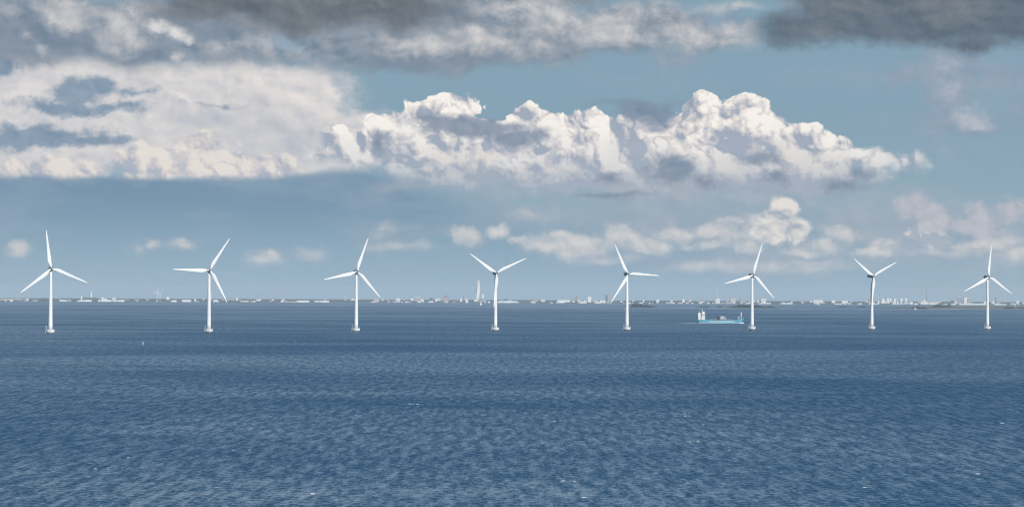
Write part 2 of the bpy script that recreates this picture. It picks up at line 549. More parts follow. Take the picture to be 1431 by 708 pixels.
M = {}
M['white_paint'] = paint("white_paint", (0.80, 0.80, 0.79), 0.4, 0.06, 0.12)
M['blade_paint'] = paint("blade_paint", (0.82, 0.82, 0.81), 0.35, 0.05, 0.2)
M['nacelle_grey'] = paint("nacelle_grey", (0.19, 0.185, 0.18), 0.5, 0.2, 0.5)
M['concrete'] = paint("concrete", (0.72, 0.72, 0.71), 0.8, 0.18, 0.5, (1, 1, 0.3))
M['wet_shaded_concrete'] = paint("wet_shaded_concrete", (0.035, 0.042, 0.045), 0.35, 0.4, 0.7)  # wet foot, with the shade under the flared rim put in its colour
M['steel'] = paint("galvanised_steel", (0.5, 0.51, 0.52), 0.5, 0.15, 1.0)
M['yellow'] = paint("yellow_steel", (0.55, 0.36, 0.05), 0.5, 0.15, 1.0)
M['dark_steel'] = paint("dark_steel", (0.05, 0.055, 0.06), 0.5, 0.2, 1.0)
M['foam'] = paint("foam", (0.82, 0.86, 0.88), 0.9, 0.1, 0.5, (1, 1, 1), 0.2)


def water_material():
    m, b = new_mat("sea_water")
    nt = m.node_tree
    nt.nodes.remove(b)
    t = nt.nodes.new('ShaderNodeTexCoord')
    p = X(t.outputs['Object'])
    # wind blows along the view, so the crests lie across it
    pw = vop('MULTIPLY', p, (0.28, 1.0, 0.0))
    w1 = fbm(pw, 0.60, 3, 0.65)
    w2 = fbm(shifted(pw, 31.0, 17.0), 0.11, 3, 0.55, dist=0.3)
    w3 = fbm(shifted(pw, 91.0, 57.0), 0.03, 2, 0.5)
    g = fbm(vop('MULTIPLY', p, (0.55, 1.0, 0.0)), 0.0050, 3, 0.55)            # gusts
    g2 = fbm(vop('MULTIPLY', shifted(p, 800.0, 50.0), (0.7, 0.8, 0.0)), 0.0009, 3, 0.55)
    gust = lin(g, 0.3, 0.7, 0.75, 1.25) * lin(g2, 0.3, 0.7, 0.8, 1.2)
    h = (w1 * 1.3 + w2 * 2.6 + w3 * 2.5) * gust
    bp = nt.nodes.new('ShaderNodeBump')
    bp.inputs['Strength'].default_value = 1.0
    bp.inputs['Distance'].default_value = 1.0
    link(h, bp.inputs['Height'])
    # crests hide the troughs at this slant: the share of sky light mirrored varies from crest to crest
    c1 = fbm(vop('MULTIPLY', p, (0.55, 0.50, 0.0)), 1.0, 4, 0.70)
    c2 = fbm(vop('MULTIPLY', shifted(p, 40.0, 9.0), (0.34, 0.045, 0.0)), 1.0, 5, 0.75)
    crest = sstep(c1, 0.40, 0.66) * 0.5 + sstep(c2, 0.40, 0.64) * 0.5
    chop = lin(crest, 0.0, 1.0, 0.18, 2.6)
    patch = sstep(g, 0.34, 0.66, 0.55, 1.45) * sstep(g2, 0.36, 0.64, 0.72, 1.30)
    # sheen and dark stretches placed by hand, put into mirror share and body colour
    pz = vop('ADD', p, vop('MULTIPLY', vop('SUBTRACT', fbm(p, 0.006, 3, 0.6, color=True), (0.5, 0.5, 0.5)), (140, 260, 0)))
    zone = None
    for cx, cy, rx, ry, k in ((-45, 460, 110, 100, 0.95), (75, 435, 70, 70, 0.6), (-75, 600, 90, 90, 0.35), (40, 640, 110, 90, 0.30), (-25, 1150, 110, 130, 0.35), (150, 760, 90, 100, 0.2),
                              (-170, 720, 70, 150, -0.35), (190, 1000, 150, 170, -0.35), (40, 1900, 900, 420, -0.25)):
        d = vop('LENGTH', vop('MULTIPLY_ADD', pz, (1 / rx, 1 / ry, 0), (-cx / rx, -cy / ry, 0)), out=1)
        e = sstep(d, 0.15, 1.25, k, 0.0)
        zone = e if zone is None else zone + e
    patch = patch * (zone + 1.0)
    fr = nt.nodes.new('ShaderNodeFresnel')
    fr.inputs['IOR'].default_value = 1.33
    link(X(bp.outputs[0]), fr.inputs['Normal'])
    glint = sstep(c1 + (c2 - 0.5) * 0.35, 0.585, 0.66) * lin(patch, 0.7, 1.6, 0.0, 1.0)  # silvery ripple sparkle, painted as pale spots in the diffuse colour
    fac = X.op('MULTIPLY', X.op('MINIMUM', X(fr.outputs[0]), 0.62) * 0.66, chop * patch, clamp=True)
    df = nt.nodes.new('ShaderNodeBsdfDiffuse')
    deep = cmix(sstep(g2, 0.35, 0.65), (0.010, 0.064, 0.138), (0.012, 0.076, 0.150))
    body = cmix(crest * crest * patch * 0.9, deep, (0.120, 0.235, 0.345))        # sky light caught by the crests, painted into their colour
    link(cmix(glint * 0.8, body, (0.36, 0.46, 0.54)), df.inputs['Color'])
    gl = nt.nodes.new('ShaderNodeBsdfGlossy')
    gl.inputs['Roughness'].default_value = 0.30
    link(X(bp.outputs[0]), gl.inputs['Normal'])
    mx = nt.nodes.new('ShaderNodeMixShader')
    link(fac, mx.inputs[0])
    nt.links.new(df.outputs[0], mx.inputs[1])
    nt.links.new(gl.outputs[0], mx.inputs[2])
    nt.links.new(mx.outputs[0], nt.nodes["Material Output"].inputs['Surface'])
    return m


M['water'] = water_material()

# ================================================================== the sea
def polar_sheet(radii, a0, a1, seg, zf, closed=False):
    bm = bmesh.new()
    rows = []
    for r in radii:
        row = []
        for i in range(seg if closed else seg + 1):
            a = a0 + (a1 - a0) * i / seg
            x, y = r * math.sin(a), r * math.cos(a)
            row.append(bm.verts.new((x, y, zf(x, y))))
        rows.append(row)
    n = len(rows[0])
    for ra, rb in zip(rows, rows[1:]):
        for i in range(n if closed else n - 1):
            j = (i + 1) % n
            bm.faces.new((ra[i], ra[j], rb[j], rb[i]))
    return bm, rows


radii = [8.0 * (30000 / 8.0) ** (i / 150) for i in range(151)]
bm, rows = polar_sheet(radii, -math.pi, math.pi, 192, zc, True)
cv = bm.verts.new((0, 0, 0))
for i in range(192):
    bm.faces.new((cv, rows[0][(i + 1) % 192], rows[0][i]))
sea = obj("water", bm, M['water'], smooth=True)
tag(sea, "choppy dark blue sea reaching to the far shore", "sea", kind="structure")

# ================================================================== wind turbines
HUB_Z = 64.0


def build_turbine():
    root = empty("wind_turbine", (0, 0, 0))
    bm = bmesh.new()
    lathe(bm, [(3.5, 0.9), (4.0, 1.7), (4.2, 3.4), (4.1, 3.7), (2.2, 3.75)], 40)
    fnd = obj("foundation", bm, M['concrete'], root)
    bm = bmesh.new()
    lathe(bm, [(4.6, -4.0), (3.6, -0.5), (3.48, 0.89)], 40)
    obj("wet_shaded_base", bm, M['wet_shaded_concrete'], fnd)
    bm = bmesh.new()                                   # railing round the rim
    n = 20
    for i in range(n):
        a, b = 2 * math.pi * i / n, 2 * math.pi * (i + 1) / n
        p, q = (4.1 * math.cos(a), 4.1 * math.sin(a)), (4.1 * math.cos(b), 4.1 * math.sin(b))
        tube(bm, (*p, 3.68), (*p, 4.85), 0.04, 5)
        for z in (4.25, 4.83):
            tube(bm, (*p, z), (*q, z), 0.03, 5)
    obj("railing", bm, M['steel'], fnd)
    bm = bmesh.new()                                   # boat landing and davit at the side
    for dy_ in (-0.5, 0.5):
        tube(bm, (-4.75, dy_, -1.5), (-4.75, dy_, 4.6), 0.14, 8)
    for k in range(12):
        tube(bm, (-4.75, -0.5, 0.2 + 0.37 * k), (-4.75, 0.5, 0.2 + 0.37 * k), 0.05, 6)
    for z in (1.9, 3.3):
        tube(bm, (-4.75, -0.5, z), (-4.0, -0.4, z), 0.09, 6)
        tube(bm, (-4.75, 0.5, z), (-4.0, 0.4, z), 0.09, 6)
    obj("boat_landing", bm, M['steel'], fnd)
    bm = bmesh.new()
    tube(bm, (-3.9, -0.9, 3.7), (-3.9, -0.9, 7.4), 0.16, 8)
    tube(bm, (-3.9, -0.9, 7.35), (-5.2, -0.9, 7.75), 0.11, 8)
    obj("davit", bm, M['white_paint'], fnd)

    bm = bmesh.new()
    prof = []
    for k in range(13):
        z = 3.76 + (62.2 - 3.76) * k / 12
        r = 2.1 + (1.22 - 2.1) * k / 12
        prof.append((r, z))
    lathe(bm, prof, 48)
    tw = obj("tower", bm, M['white_paint'], root, True)
    bm = bmesh.new()
    box(bm, 0.0, -2.08, 3.8, 0.95, 0.14, 2.2)
    bevel_all(bm, 0.03, 1)
    obj("door", bm, M['steel'], tw)

    bm = bmesh.new()                                   # nacelle: rounded housing reaching back from the rotor
    prof = [(-2.3, 1.35, 1.45), (-1.6, 1.62, 1.7), (0.5, 1.75, 1.85), (3.5, 1.72, 1.85), (6.2, 1.45, 1.7), (7.3, 1.15, 1.35)]
    rings = []
    for y, hw, hh in prof:
        ring = []
        for i in range(20):
            a = 2 * math.pi * i / 20
            c, s_ = math.cos(a), math.sin(a)
            sx = math.copysign(abs(c) ** 0.45, c) * hw
            sz = math.copysign(abs(s_) ** 0.45, s_) * hh
            ring.append(bm.verts.new((sx, y, HUB_Z + sz + 0.05)))
        rings.append(ring)
    for a, b in zip(rings, rings[1:]):
        for i in range(20):
            j = (i + 1) % 20
            bm.faces.new((a[i], a[j], b[j], b[i]))
    bm.faces.new(rings[0][::-1])
    bm.faces.new(rings[-1])
    nac = obj("nacelle", bm, M['nacelle_grey'], root, True)
    bm = bmesh.new()
    tube(bm, (0.5, 6.3, HUB_Z + 1.6), (0.5, 6.3, HUB_Z + 3.6), 0.06, 6)
    tube(bm, (0.1, 6.3, HUB_Z + 3.3), (0.9, 6.3, HUB_Z + 3.3), 0.05, 6)
    obj("wind_vane", bm, M['steel'], nac)

    bm = bmesh.new()
    prof = [(0.05, -1.75), (0.55, -1.6), (1.0, -1.15), (1.25, -0.4), (1.3, 0.5), (1.2, 1.2)]
    lathe(bm, prof, 28)
    bmesh.ops.rotate(bm, verts=bm.verts[:], cent=(0, 0, 0), matrix=Matrix.Rotation(RAD(-90), 3, 'X'))
    obj("hub", bm, M['nacelle_grey'], root, True, (0, -3.6, HUB_Z))

    # one blade, root at the hub, pointing up
    bm = bmesh.new()
    stations = [(0.7, 1.7, 1.7, 0.0), (2.6, 1.7, 1.6, 0.0), (5.0, 2.5, 1.15, 14.0), (7.6, 3.25, 0.8, 12.5), (10.5, 3.1, 0.62, 10.0), (15.0, 2.6, 0.48, 7.0),
                (20.0, 2.15, 0.37, 4.5), (26.0, 1.65, 0.27, 2.5), (32.0, 1.2, 0.18, 1.0), (36.0, 0.85, 0.12, 0.3), (37.6, 0.5, 0.07, 0.0), (38.0, 0.15, 0.04, 0.0)]
    rings = []
    for k, (z, ch, th, tw_) in enumerate(stations):
        ring = []
        n = 20
        round_ = 1.0 if k < 2 else 0.0
        for i in range(n):
            a = 2 * math.pi * i / n
            u = (1 - math.cos(a)) / 2                 # 0 leading edge, 1 trailing edge
            yt = 5 * (0.2969 * math.sqrt(u) - 0.126 * u - 0.3516 * u * u + 0.2843 * u ** 3 - 0.1036 * u ** 4)
            x = (0.30 - u) * ch * 1.15
            y = math.copysign(yt * th * 0.98, math.sin(a)) if 0 < i < n and i != n // 2 else 0.0
            if round_:
                x, y = math.cos(a) * ch / 2, math.sin(a) * ch / 2
            p = Vector((x, y, 0))
            p.rotate(Matrix.Rotation(RAD(tw_), 3, 'Z'))
            ring.append(bm.verts.new((p.x, p.y - 0.0006 * z * z, z)))
        rings.append(ring)
    for a, b in zip(rings, rings[1:]):
        for i in range(20):
            j = (i + 1) % 20
            bm.faces.new((a[i], a[j], b[j], b[i]))
    bm.faces.new(rings[0][::-1])
    bm.faces.new(rings[-1])
    first = obj("blade", bm, M['blade_paint'], root, True)
    for k in range(2):
        c = first.copy()
        COL.objects.link(c)
        c.parent = root
    return root


def pose_turbine(t, phi, tilt=4.0):
    bl = [c for c in children(t) if c.name.split('.')[0] == 'blade']
    for k, b in enumerate(bl):
        R = Matrix.Rotation(RAD(tilt), 3, 'X') @ Matrix.Rotation(RAD(phi + 120 * k), 3, 'Y')
        b.location = (0, -3.6, HUB_Z)
        b.rotation_euler = R.to_euler()


turbine = build_turbine()
YAW = 19.0
fleet = [
    (71.0, 2277, -8.5, 0, "white offshore wind turbine with one blade almost straight up, leftmost of the row"),
    (292.3, 2365, 31.2, 0, "white offshore wind turbine with one blade level to the left, second from the left"),
    (498.0, 2464, 17.0, 0, "white offshore wind turbine third from the left, left of the far twisted skyscraper"),
    (692.5, 2556, -56.0, 0, "white offshore wind turbine with blades in a Y just right of the far twisted skyscraper"),
    (876.2, 2629, -27.5, 0, "white offshore wind turbine with one blade level to the right, left of the cargo ship"),
    (1051.0, 2695, 15.0, 0, "white offshore wind turbine standing just past the bow of the blue cargo ship"),
    (1218.3, 2764, -57.0, 12, "white offshore wind turbine with rotor turned sideways, blades in a Y, second from right"),
    (1379.8, 2812, 2.5, 0, "white offshore wind turbine with one blade straight up, rightmost of the row"),
]
for i, (px, Y, phi, dyaw, lab) in enumerate(fleet):
    t = turbine if i == 0 else copy_tree(turbine)
    x = east(px, Y)
    t.location = (x, Y, zc(x, Y))
    t.rotation_euler = (0, 0, RAD(YAW + dyaw))
    tag(t, lab, "wind turbine", "wind turbines standing in a row in the sea")
    pose_turbine(t, phi)

# ================================================================== far shore
def coast(px):
    """distance of the waterline along the view"""
    if px < 650:
        return 13200 + (px - 0) / 650 * 1100
    return 14300 - (px - 650) / 780 * 300


def land_z(x, y):
    px = 715.5 + x / y * 3234
    d = y - coast(px)
    return zc(x, y) + 2.0 + max(0.0, d) * 0.0022


M['land'] = paint("land", (0.055, 0.075, 0.05), 0.9, 0.4, 0.002, (1, 1, 1), 0.2)
M['trees'] = paint("far_foliage", (0.055, 0.070, 0.060), 0.9, 0.5, 0.02, (1, 1, 1), 0.2)
M['wood'] = paint("island_foliage", (0.018, 0.026, 0.020), 0.9, 0.55, 0.08, (1, 1, 1), 0.2)
M['grass'] = paint("salt_meadow", (0.125, 0.125, 0.065), 0.9, 0.35, 0.006, (0.3, 1, 1), 0.2)
M['sand'] = paint("wet_sand", (0.36, 0.36, 0.34), 0.7, 0.4, 0.004, (0.3, 1, 1), 0.3)

bm = bmesh.new()
rows = []
for j in range(10):
    row = []
    for i in range(261):
        px = -700 + i * 2900 / 260
        Y = coast(px) + (70 * math.sin(px * 0.11) + 50 * math.sin(px * 0.047 + 1)) * (1 if j < 2 else 0) + 60 + (0 if j == 0 else 45 * (j ** 2.4))
        x = east(px, Y)
        row.append(bm.verts.new((x, Y, zc(x, Y) - 0.6 if j == 0 else land_z(x, Y))))
    rows.append(row)
for a, b in zip(rows, rows[1:]):
    for i in range(260):
        bm.faces.new((a[i], a[i + 1], b[i + 1], b[i]))
tag(obj("land", bm, M['land'], smooth=True), "low green land of the far shore along the horizon", "land", kind="structure")

# tree line behind the waterfront: ridges of crowns
rng = random.Random(5)
bm = bmesh.new()
for r_, (back, hmin, hmax) in enumerate(((240, 2, 8), (700, 5, 12), (1500, 8, 16))):
    fr, mid, bk = [], [], []
    for i in range(1700):
        px = -150 + i * 1750 / 1700
        Y = coast(px) + back + 40 * mnoise.noise((px * 0.05, r_ * 7.0, 0))
        x = east(px, Y)
        n = mnoise.fractal((px * 0.035, r_ * 11.3, 2.0), 1.0, 2.0, 3) * 0.6 + 0.5 + rng.uniform(-0.22, 0.22)
        h = hmin + (hmax - hmin) * max(0.0, min(1.15, n))
        z = land_z(x, Y)
        fr.append(bm.verts.new((x + rng.uniform(-1, 1), Y - 8, z - 1)))
        mid.append(bm.verts.new((x, Y + rng.uniform(-5, 5), z + h)))
        bk.append(bm.verts.new((x, Y + 30, z - 1)))
    for i in range(1699):
        bm.faces.new((fr[i], fr[i + 1], mid[i + 1], mid[i]))
        bm.faces.new((mid[i], mid[i + 1], bk[i + 1], bk[i]))
tag(obj("treeline", bm, M['trees']), "hazy blue-green tree line behind the far waterfront", "trees", kind="stuff")

WALL = {
    'white': facade("white_facade", (0.82, 0.81, 0.79), (0.45, 0.48, 0.52), 3.2, 5.0, 0.3),
    'cream': facade("cream_facade", (0.66, 0.62, 0.55), (0.22, 0.24, 0.28), 3.2, 4.5, 0.4),
    'pink': facade("brick_facade", (0.50, 0.40, 0.37), (0.20, 0.21, 0.24), 3.2, 4.0, 0.4),
    'grey': facade("grey_facade", (0.40, 0.42, 0.45), (0.16, 0.19, 0.23), 3.2, 4.0, 0.5),
    'dark': facade("dark_facade", (0.10, 0.12, 0.15), (0.05, 0.07, 0.10), 3.2, 4.0, 0.6),
    'hall': paint("white_cladding", (0.82, 0.82, 0.81), 0.5, 0.06, 0.02, (1, 1, 1)),
}
M['roof_grey'] = paint("roof_felt", (0.25, 0.25, 0.25), 0.8, 0.2, 0.05)
M['roof_red'] = paint("roof_tile", (0.25, 0.12, 0.09), 0.8, 0.2, 0.05)


def spot(px, back):
    Y = coast(px) + back
    x = east(px, Y)
    return x, Y, land_z(x, Y)


def rise(px, Y, row, z):
    """height above z of something seen to reach that row of the survey picture at distance Y"""
    return max(2.5, EYE + (eye_row(px) - row) / 3234.0 * Y - z)


def building(name, label, cat, x0, x1, row, wall, back=250, roof='flat', extras=(), group=None, depth=None):
    """extras: (px0, px1, row, material) upper blocks standing on the roof, parts of the building"""
    pc = (x0 + x1) / 2
    x, Y, z = spot(pc, back)
    w = (x1 - x0) / 3234.0 * Y
    h = rise(pc, Y, row, z)
    root = empty(name, (x, Y, z - 1.0), math.atan2(-x, Y) * 0 + rng.uniform(-0.12, 0.12))
    tag(root, label, cat, group)
    dpt = depth or min(max(w * 0.6, 14.0), 60.0)
    bm = bmesh.new()
    box(bm, 0, 0, 0, w, dpt, h + 1.0)
    obj("wall", bm, WALL[wall], root)
    bm = bmesh.new()
    if roof == 'gable':
        rh = w * 0.28
        v = [bm.verts.new(p) for p in ((-w / 2 - .4, -dpt / 2 - .4, h + 1.0), (w / 2 + .4, -dpt / 2 - .4, h + 1.0), (w / 2 + .4, dpt / 2 + .4, h + 1.0), (-w / 2 - .4, dpt / 2 + .4, h + 1.0),
                                       (0, -dpt / 2 - .4, h + 1 + rh), (0, dpt / 2 + .4, h + 1 + rh))]
        for f in ((0, 1, 4), (2, 3, 5), (1, 2, 5, 4), (3, 0, 4, 5), (0, 3, 2, 1)):
            bm.faces.new([v[i] for i in f])
        obj("roof", bm, M['roof_red'], root)
    else:
        box(bm, 0, 0, h + 1.003, w + 0.8, dpt + 0.8, 0.9)
        obj("roof", bm, M['roof_grey'], root)
    for (e0, e1, er, em) in extras:
        eh = rise((e0 + e1) / 2, Y, er, z)
        bm = bmesh.new()
        ew = (e1 - e0) / 3234.0 * Y
        box(bm, east((e0 + e1) / 2, Y) - x, 0, h + 1.92 if eh > h + 2 else 0, ew, dpt * 0.7, max(2.0, eh - h - 0.9))
        obj("upper_block", bm, WALL[em], root)
    return root


def mast(name, label, cat, px, row, back, r0, r1, mat, base_row=None, red=False):
    x, Y, z = spot(px, back)
    h = rise(px, Y, row, z)
    root = empty(name, (x, Y, z - 1.0))
    tag(root, label, cat)
    bm = bmesh.new()
    lathe(bm, [(r0, 0), (r0 * 0.6 + r1 * 0.4, h * 0.4), (r1, h), (r1 * 0.9, h + 1.0)], 14)
    obj("shaft", bm, mat, root, True)
    bm = bmesh.new()
    lathe(bm, [(r1 * 1.25, h * 0.955), (r1 * 1.25, h * 0.975)], 14)
    obj("rim_band", bm, M['dark_steel'], root)
    return root


# ---- landmarks of the far shore, from the left
building("warehouse", "long low pale warehouse at the far left end of the distant shore", "warehouse", -6, 33, 417.0, 'pink', 500)
building("silo", "small white silo house on the far shore just left of the leftmost turbine tower", "silo", 37.5, 40.2, 416.8, 'hall', 300)
building("quay_hall", "white quay hall at the far water's edge just right of the leftmost turbine", "warehouse", 84, 99, 418.9, 'hall', 120)
building("power_station", "dark low power station under the steaming chimney on the far shore", "power station", 115, 134, 415.6, 'dark', 400,
         extras=[(117, 123, 414.4, 'grey')])
mast("chimney", "slim white chimney with a steam plume on the far left shore", "chimney", 127.6, 407.2, 420, 5.5, 3.2, M['white_paint'])
mast("chimney", "short pale chimney left of the steaming chimney on the far shore", "chimney", 114.0, 412.6, 380, 5.5, 4.0, M['white_paint'])
building("quay_hall", "white quay hall at the water's edge under the steaming chimney", "warehouse", 117, 128, 418.9, 'hall', 120)
building("quay_hall", "long white quay hall right of the steaming chimney on the far shore", "warehouse", 138, 156, 418.7, 'hall', 130, extras=[(146, 150, 417.2, 'white')])
building("quay_hall", "white quay hall ending in a small block, left of the two far turbines", "warehouse", 160, 172, 419.0, 'hall', 110, extras=[(171, 173, 418.0, 'white')])
building("ferry_hall", "bright white oblong hall at the far shore between the first two big turbines", "hall", 255, 267, 418.7, 'hall', 90)
building("watch_house", "tiny white tower house right of the bright white oblong hall", "tower", 272, 274.2, 417.4, 'hall', 200)
building("silo", "narrow white silo behind the second turbine's tower", "silo", 293.6, 295.4, 409.2, 'hall', 500)
building("quay_hall", "low white hall just right of the second turbine's tower", "warehouse", 298.5, 304, 418.7, 'hall', 140)
apt = "apartment blocks grouped right of the second turbine"
building("apartment_block", "grey apartment block, left one of three right of the second turbine's blade", "apartment block", 322.5, 328, 415.9, 'grey', 450, group=apt)
building("apartment_block", "bright white apartment block, middle one of three right of the second turbine's blade", "apartment block", 329.5, 333, 415.7, 'white', 430, group=apt)
building("apartment_block", "narrow grey apartment block, right one of three right of the second turbine's blade", "apartment block", 334.8, 337, 415.9, 'grey', 440, group=apt)
building("harbour_house", "pale house with a raised end, midway between second and third turbine", "building", 358, 365, 418.0, 'white', 300, extras=[(363, 365, 416.6, 'white')])
building("quay_hall", "long bright quay hall left of the third turbine, nearest to it", "warehouse", 440, 460, 419.9, 'hall', 90)
building("quay_hall", "long bright quay hall midway between the second and third turbine", "warehouse", 415, 432, 419.7, 'hall', 90)
mast("mast", "thin pale mast midway between the second and third turbine", "mast", 420.5, 411.5, 700, 1.6, 0.8, M['steel'])
mast("chimney", "thin pale chimney just left of the third turbine's tower", "chimney", 482.2, 413.0, 500, 3.0, 2.0, M['white_paint'])
building("office_block", "cream block under the lower right blade tip of the third turbine", "office building", 523, 530, 416.9, 'cream', 500)
building("office_block", "small white block with stepped top right of the third turbine's blade tip", "office building", 554.5, 559.5, 416.6, 'white', 350, extras=[(556, 558, 415.8, 'hall')])
building("brick_block", "broad block with white top and brick lower walls", "building", 580, 588, 416.0, 'pink', 400, extras=[(580.5, 587.5, 415.0, 'hall')])
building("office_block", "small dark block right of the broad brick and white block", "office building", 600.5, 605, 415.9, 'dark', 600)
building("gabled_block", "pinkish gabled tower block left of the twisted skyscraper", "building", 619, 627, 414.6, 'pink', 420, roof='gable')
mast("church_spire", "dark narrow church spire left of the twisted skyscraper", "spire", 647.5, 412.6, 600, 5.0, 1.0, M['nacelle_grey'])
building("office_tower", "pale stepped office tower just right of the twisted skyscraper", "office building", 671.5, 679, 417.0, 'grey', 500, extras=[(673.3, 676, 410.5, 'white')])
building("quay_hall", "long white quay hall right of the fourth turbine's tower", "warehouse", 698, 722, 420.4, 'hall', 120)
building("office_block", "dark block behind the white quay hall right of the fourth turbine", "office building", 704, 709.5, 417.6, 'dark', 700)
building("housing_block", "rust pink housing block midway between the fourth and fifth turbine", "housing block", 744, 751, 417.6, 'pink', 600)
building("housing_block", "white housing block right of the rust pink one between the fourth and fifth turbine", "housing block", 756, 762, 418.3, 'white', 500)
mast("mast", "hair-thin mast between the fourth and fifth turbine", "mast", 775.5, 408.8, 800, 1.5, 0.7, M['steel'])
building("arena", "long low white arena roof between the fourth and fifth turbine", "hall", 779, 797, 418.9, 'hall', 500)
mast("mast", "thin pale mast left of the dark chimney near the fifth turbine", "mast", 798.5, 411.8, 700, 1.8, 0.9, M['steel'])
mast("chimney", "stout dark chimney left of the bright white block near the fifth turbine", "chimney", 805.5, 413.8, 400, 5.5, 4.0, M['nacelle_grey'])
building("hospital_block", "bright white high block with flat top left of the fifth turbine", "building", 821.2, 826.2, 414.2, 'hall', 500)
building("housing_block", "cream housing block left of the bright white high block", "housing block", 807.5, 813, 418.8, 'cream', 200)
building("housing_block", "small white housing block below the bright white high block", "housing block", 815, 820, 419.4, 'white', 180)
building("housing_block", "cream twin housing block right of the bright white high block", "housing block", 829.5, 836, 418.4, 'cream', 220)
building("housing_block", "white wedge of housing next to the dark slim tower", "housing block", 838, 846, 419.2, 'white', 200)
building("office_tower", "slim dark tower left of the fifth turbine's lower blade", "tower", 846, 848, 412.3, 'dark', 500)
building("storage_block", "large pale grey block right of the slim dark tower", "building", 848.6, 857, 411.7, 'grey', 900)
building("office_block", "white block on the skyline right of the fifth turbine, above the wooded islet", "office building", 917, 921, 417.6, 'white', 500)
building("office_block", "small dark block with white end left of the tall thin chimney", "office building", 979.5, 983, 416.4, 'grey', 600, extras=[(981.5, 983, 415.8, 'hall')])
mast("chimney", "tall thin pale chimney above the blue cargo ship", "chimney", 1002.6, 403.5, 600, 4.0, 2.2, M['steel'])
building("power_station", "white boiler house at the foot of the tall thin chimney", "power station", 999.5, 1006, 416.6, 'white', 560)
building("apartment_block", "pinkish twin topped block between the tall thin chimney and the sixth turbine", "apartment block", 1020.5, 1028, 416.8, 'cream', 480,
         extras=[(1021, 1024, 415.6, 'pink'), (1025.2, 1027.6, 415.8, 'pink')])
building("apartment_block", "pale grey block just left of the sixth turbine's tower", "apartment block", 1033.5, 1041.5, 417.0, 'grey', 500)
building("apartment_block", "pale block just right of the sixth turbine's tower", "apartment block", 1063.5, 1070, 417.0, 'white', 500)
building("housing_block", "long pale block midway between the sixth and seventh turbine", "housing block", 1136, 1150, 418.6, 'white', 600, extras=[(1139, 1145, 418.0, 'pink')])
building("housing_block", "small bright block left of the long white slab, right of the sixth turbine", "housing block", 1162, 1167, 419.6, 'hall', 350)
building("housing_block", "long low white slab left of the seventh turbine", "housing block", 1176, 1184.5, 420.0, 'hall', 350)
building("brick_block", "pinkish block behind the seventh turbine's tower", "building", 1214, 1222, 416.5, 'pink', 500)
tow = "white apartment towers right of the seventh turbine"
for k, (a, b, r) in enumerate(((1231.8, 1235, 416.4), (1238.8, 1242, 416.3), (1242.6, 1245, 416.4), (1249, 1252, 416.4), (1257.8, 1260.6, 416.3), (1264.8, 1267.4, 416.2))):
    building("apartment_tower", "white apartment tower of the upper row right of the seventh turbine", "apartment tower", a, b, r, 'hall', 520, group=tow)
low_t = "lower white apartment blocks right of the seventh turbine"
for k, (a, b, r) in enumerate(((1230.5, 1233, 420.5), (1238, 1240.5, 420.6), (1247.5, 1250, 420.7), (1253, 1255.5, 420.4), (1258, 1261, 420.8), (1264, 1267, 420.4))):
    building("apartment_tower", "smaller white block of the lower row in front of the apartment towers", "apartment block", a, b, r, 'white', 260, group=low_t)
building("quay_hall", "bright white cube at the shore right of the apartment towers", "warehouse", 1271, 1275.5, 421.9, 'hall', 160)
building("factory", "white factory block with raised middle under the thin red mast", "factory", 1286, 1296, 421.0, 'white', 200, extras=[(1289, 1293.5, 419.0, 'hall')])
mast("mast", "tall thin reddish mast right of the apartment towers", "mast", 1294.3, 400.5, 500, 1.7, 1.0, M['roof_red'])
building("factory", "long cream factory range right of the thin red mast", "factory", 1298.5, 1311, 420.6, 'cream', 240)
building("office_tower", "dark blue tower left of the pale stepped tower cluster at right", "tower", 1328.8, 1331.5, 419.2, 'dark', 300)
building("office_tower", "grey lower tower in the stepped cluster left of the last turbine", "tower", 1338, 1343.5, 416.0, 'grey', 420, extras=[(1339.5, 1342, 414.8, 'white')])
building("office_tower", "tallest pale tower in the stepped cluster left of the last turbine", "tower", 1346.5, 1351, 415.4, 'white', 400)
building("office_block", "brownish block at the right of the stepped cluster left of the last turbine", "office building", 1351.6, 1356, 418.5, 'pink', 420)
building("quay_hall", "long white quay hall below the stepped tower cluster", "warehouse", 1340, 1369, 424.0, 'hall', 60)
building("storage_block", "square grey block standing alone right of the last turbine's tower", "building", 1391.5, 1397, 415.6, 'grey', 600)
building("quay_hall", "long low white hall right of the last turbine's tower", "warehouse", 1388, 1405, 424.6, 'hall', 60)
building("dome_house", "small white block near the right end of the far shore", "building", 1420, 1423.5, 420.2, 'hall', 700)

# ---- the twisted skyscraper
px, back = 667.6, 700
x, Y, z = spot(px, back)
H = rise(px, Y, 391.6, z)
torso = empty("twisted_skyscraper", (x, Y, z - 1))
tag(torso, "tall white twisted skyscraper rising above the far skyline left of the fourth turbine", "skyscraper")
seg_h = H / 9
W_T = 4.4 / 3234 * Y
for k in range(9):
    bm = bmesh.new()
    rings = []
    for j in range(5):
        zz = k * seg_h + (seg_h - 0.8) * j / 4
        a = RAD(-20 + 90 * (k + j / 5) / 9)
        ring = []
        for (u, v) in ((-0.5, -0.42), (0.5, -0.42), (0.5, 0.25), (0.0, 0.55), (-0.5, 0.25)):
            p = Vector((u * W_T * 0.92, v * W_T * 0.92, 0))
            p.rotate(Matrix.Rotation(a, 3, 'Z'))
            ring.append(bm.verts.new((p.x, p.y, zz)))
        rings.append(ring)
    for a_, b_ in zip(rings, rings[1:]):
        for i in range(5):
            bm.faces.new((a_[i], a_[(i + 1) % 5], b_[(i + 1) % 5], b_[i]))
    bm.faces.new(rings[0][::-1])
    bm.faces.new(rings[-1])
    obj("storey_block", bm, WALL['hall'], torso)
bm = bmesh.new()
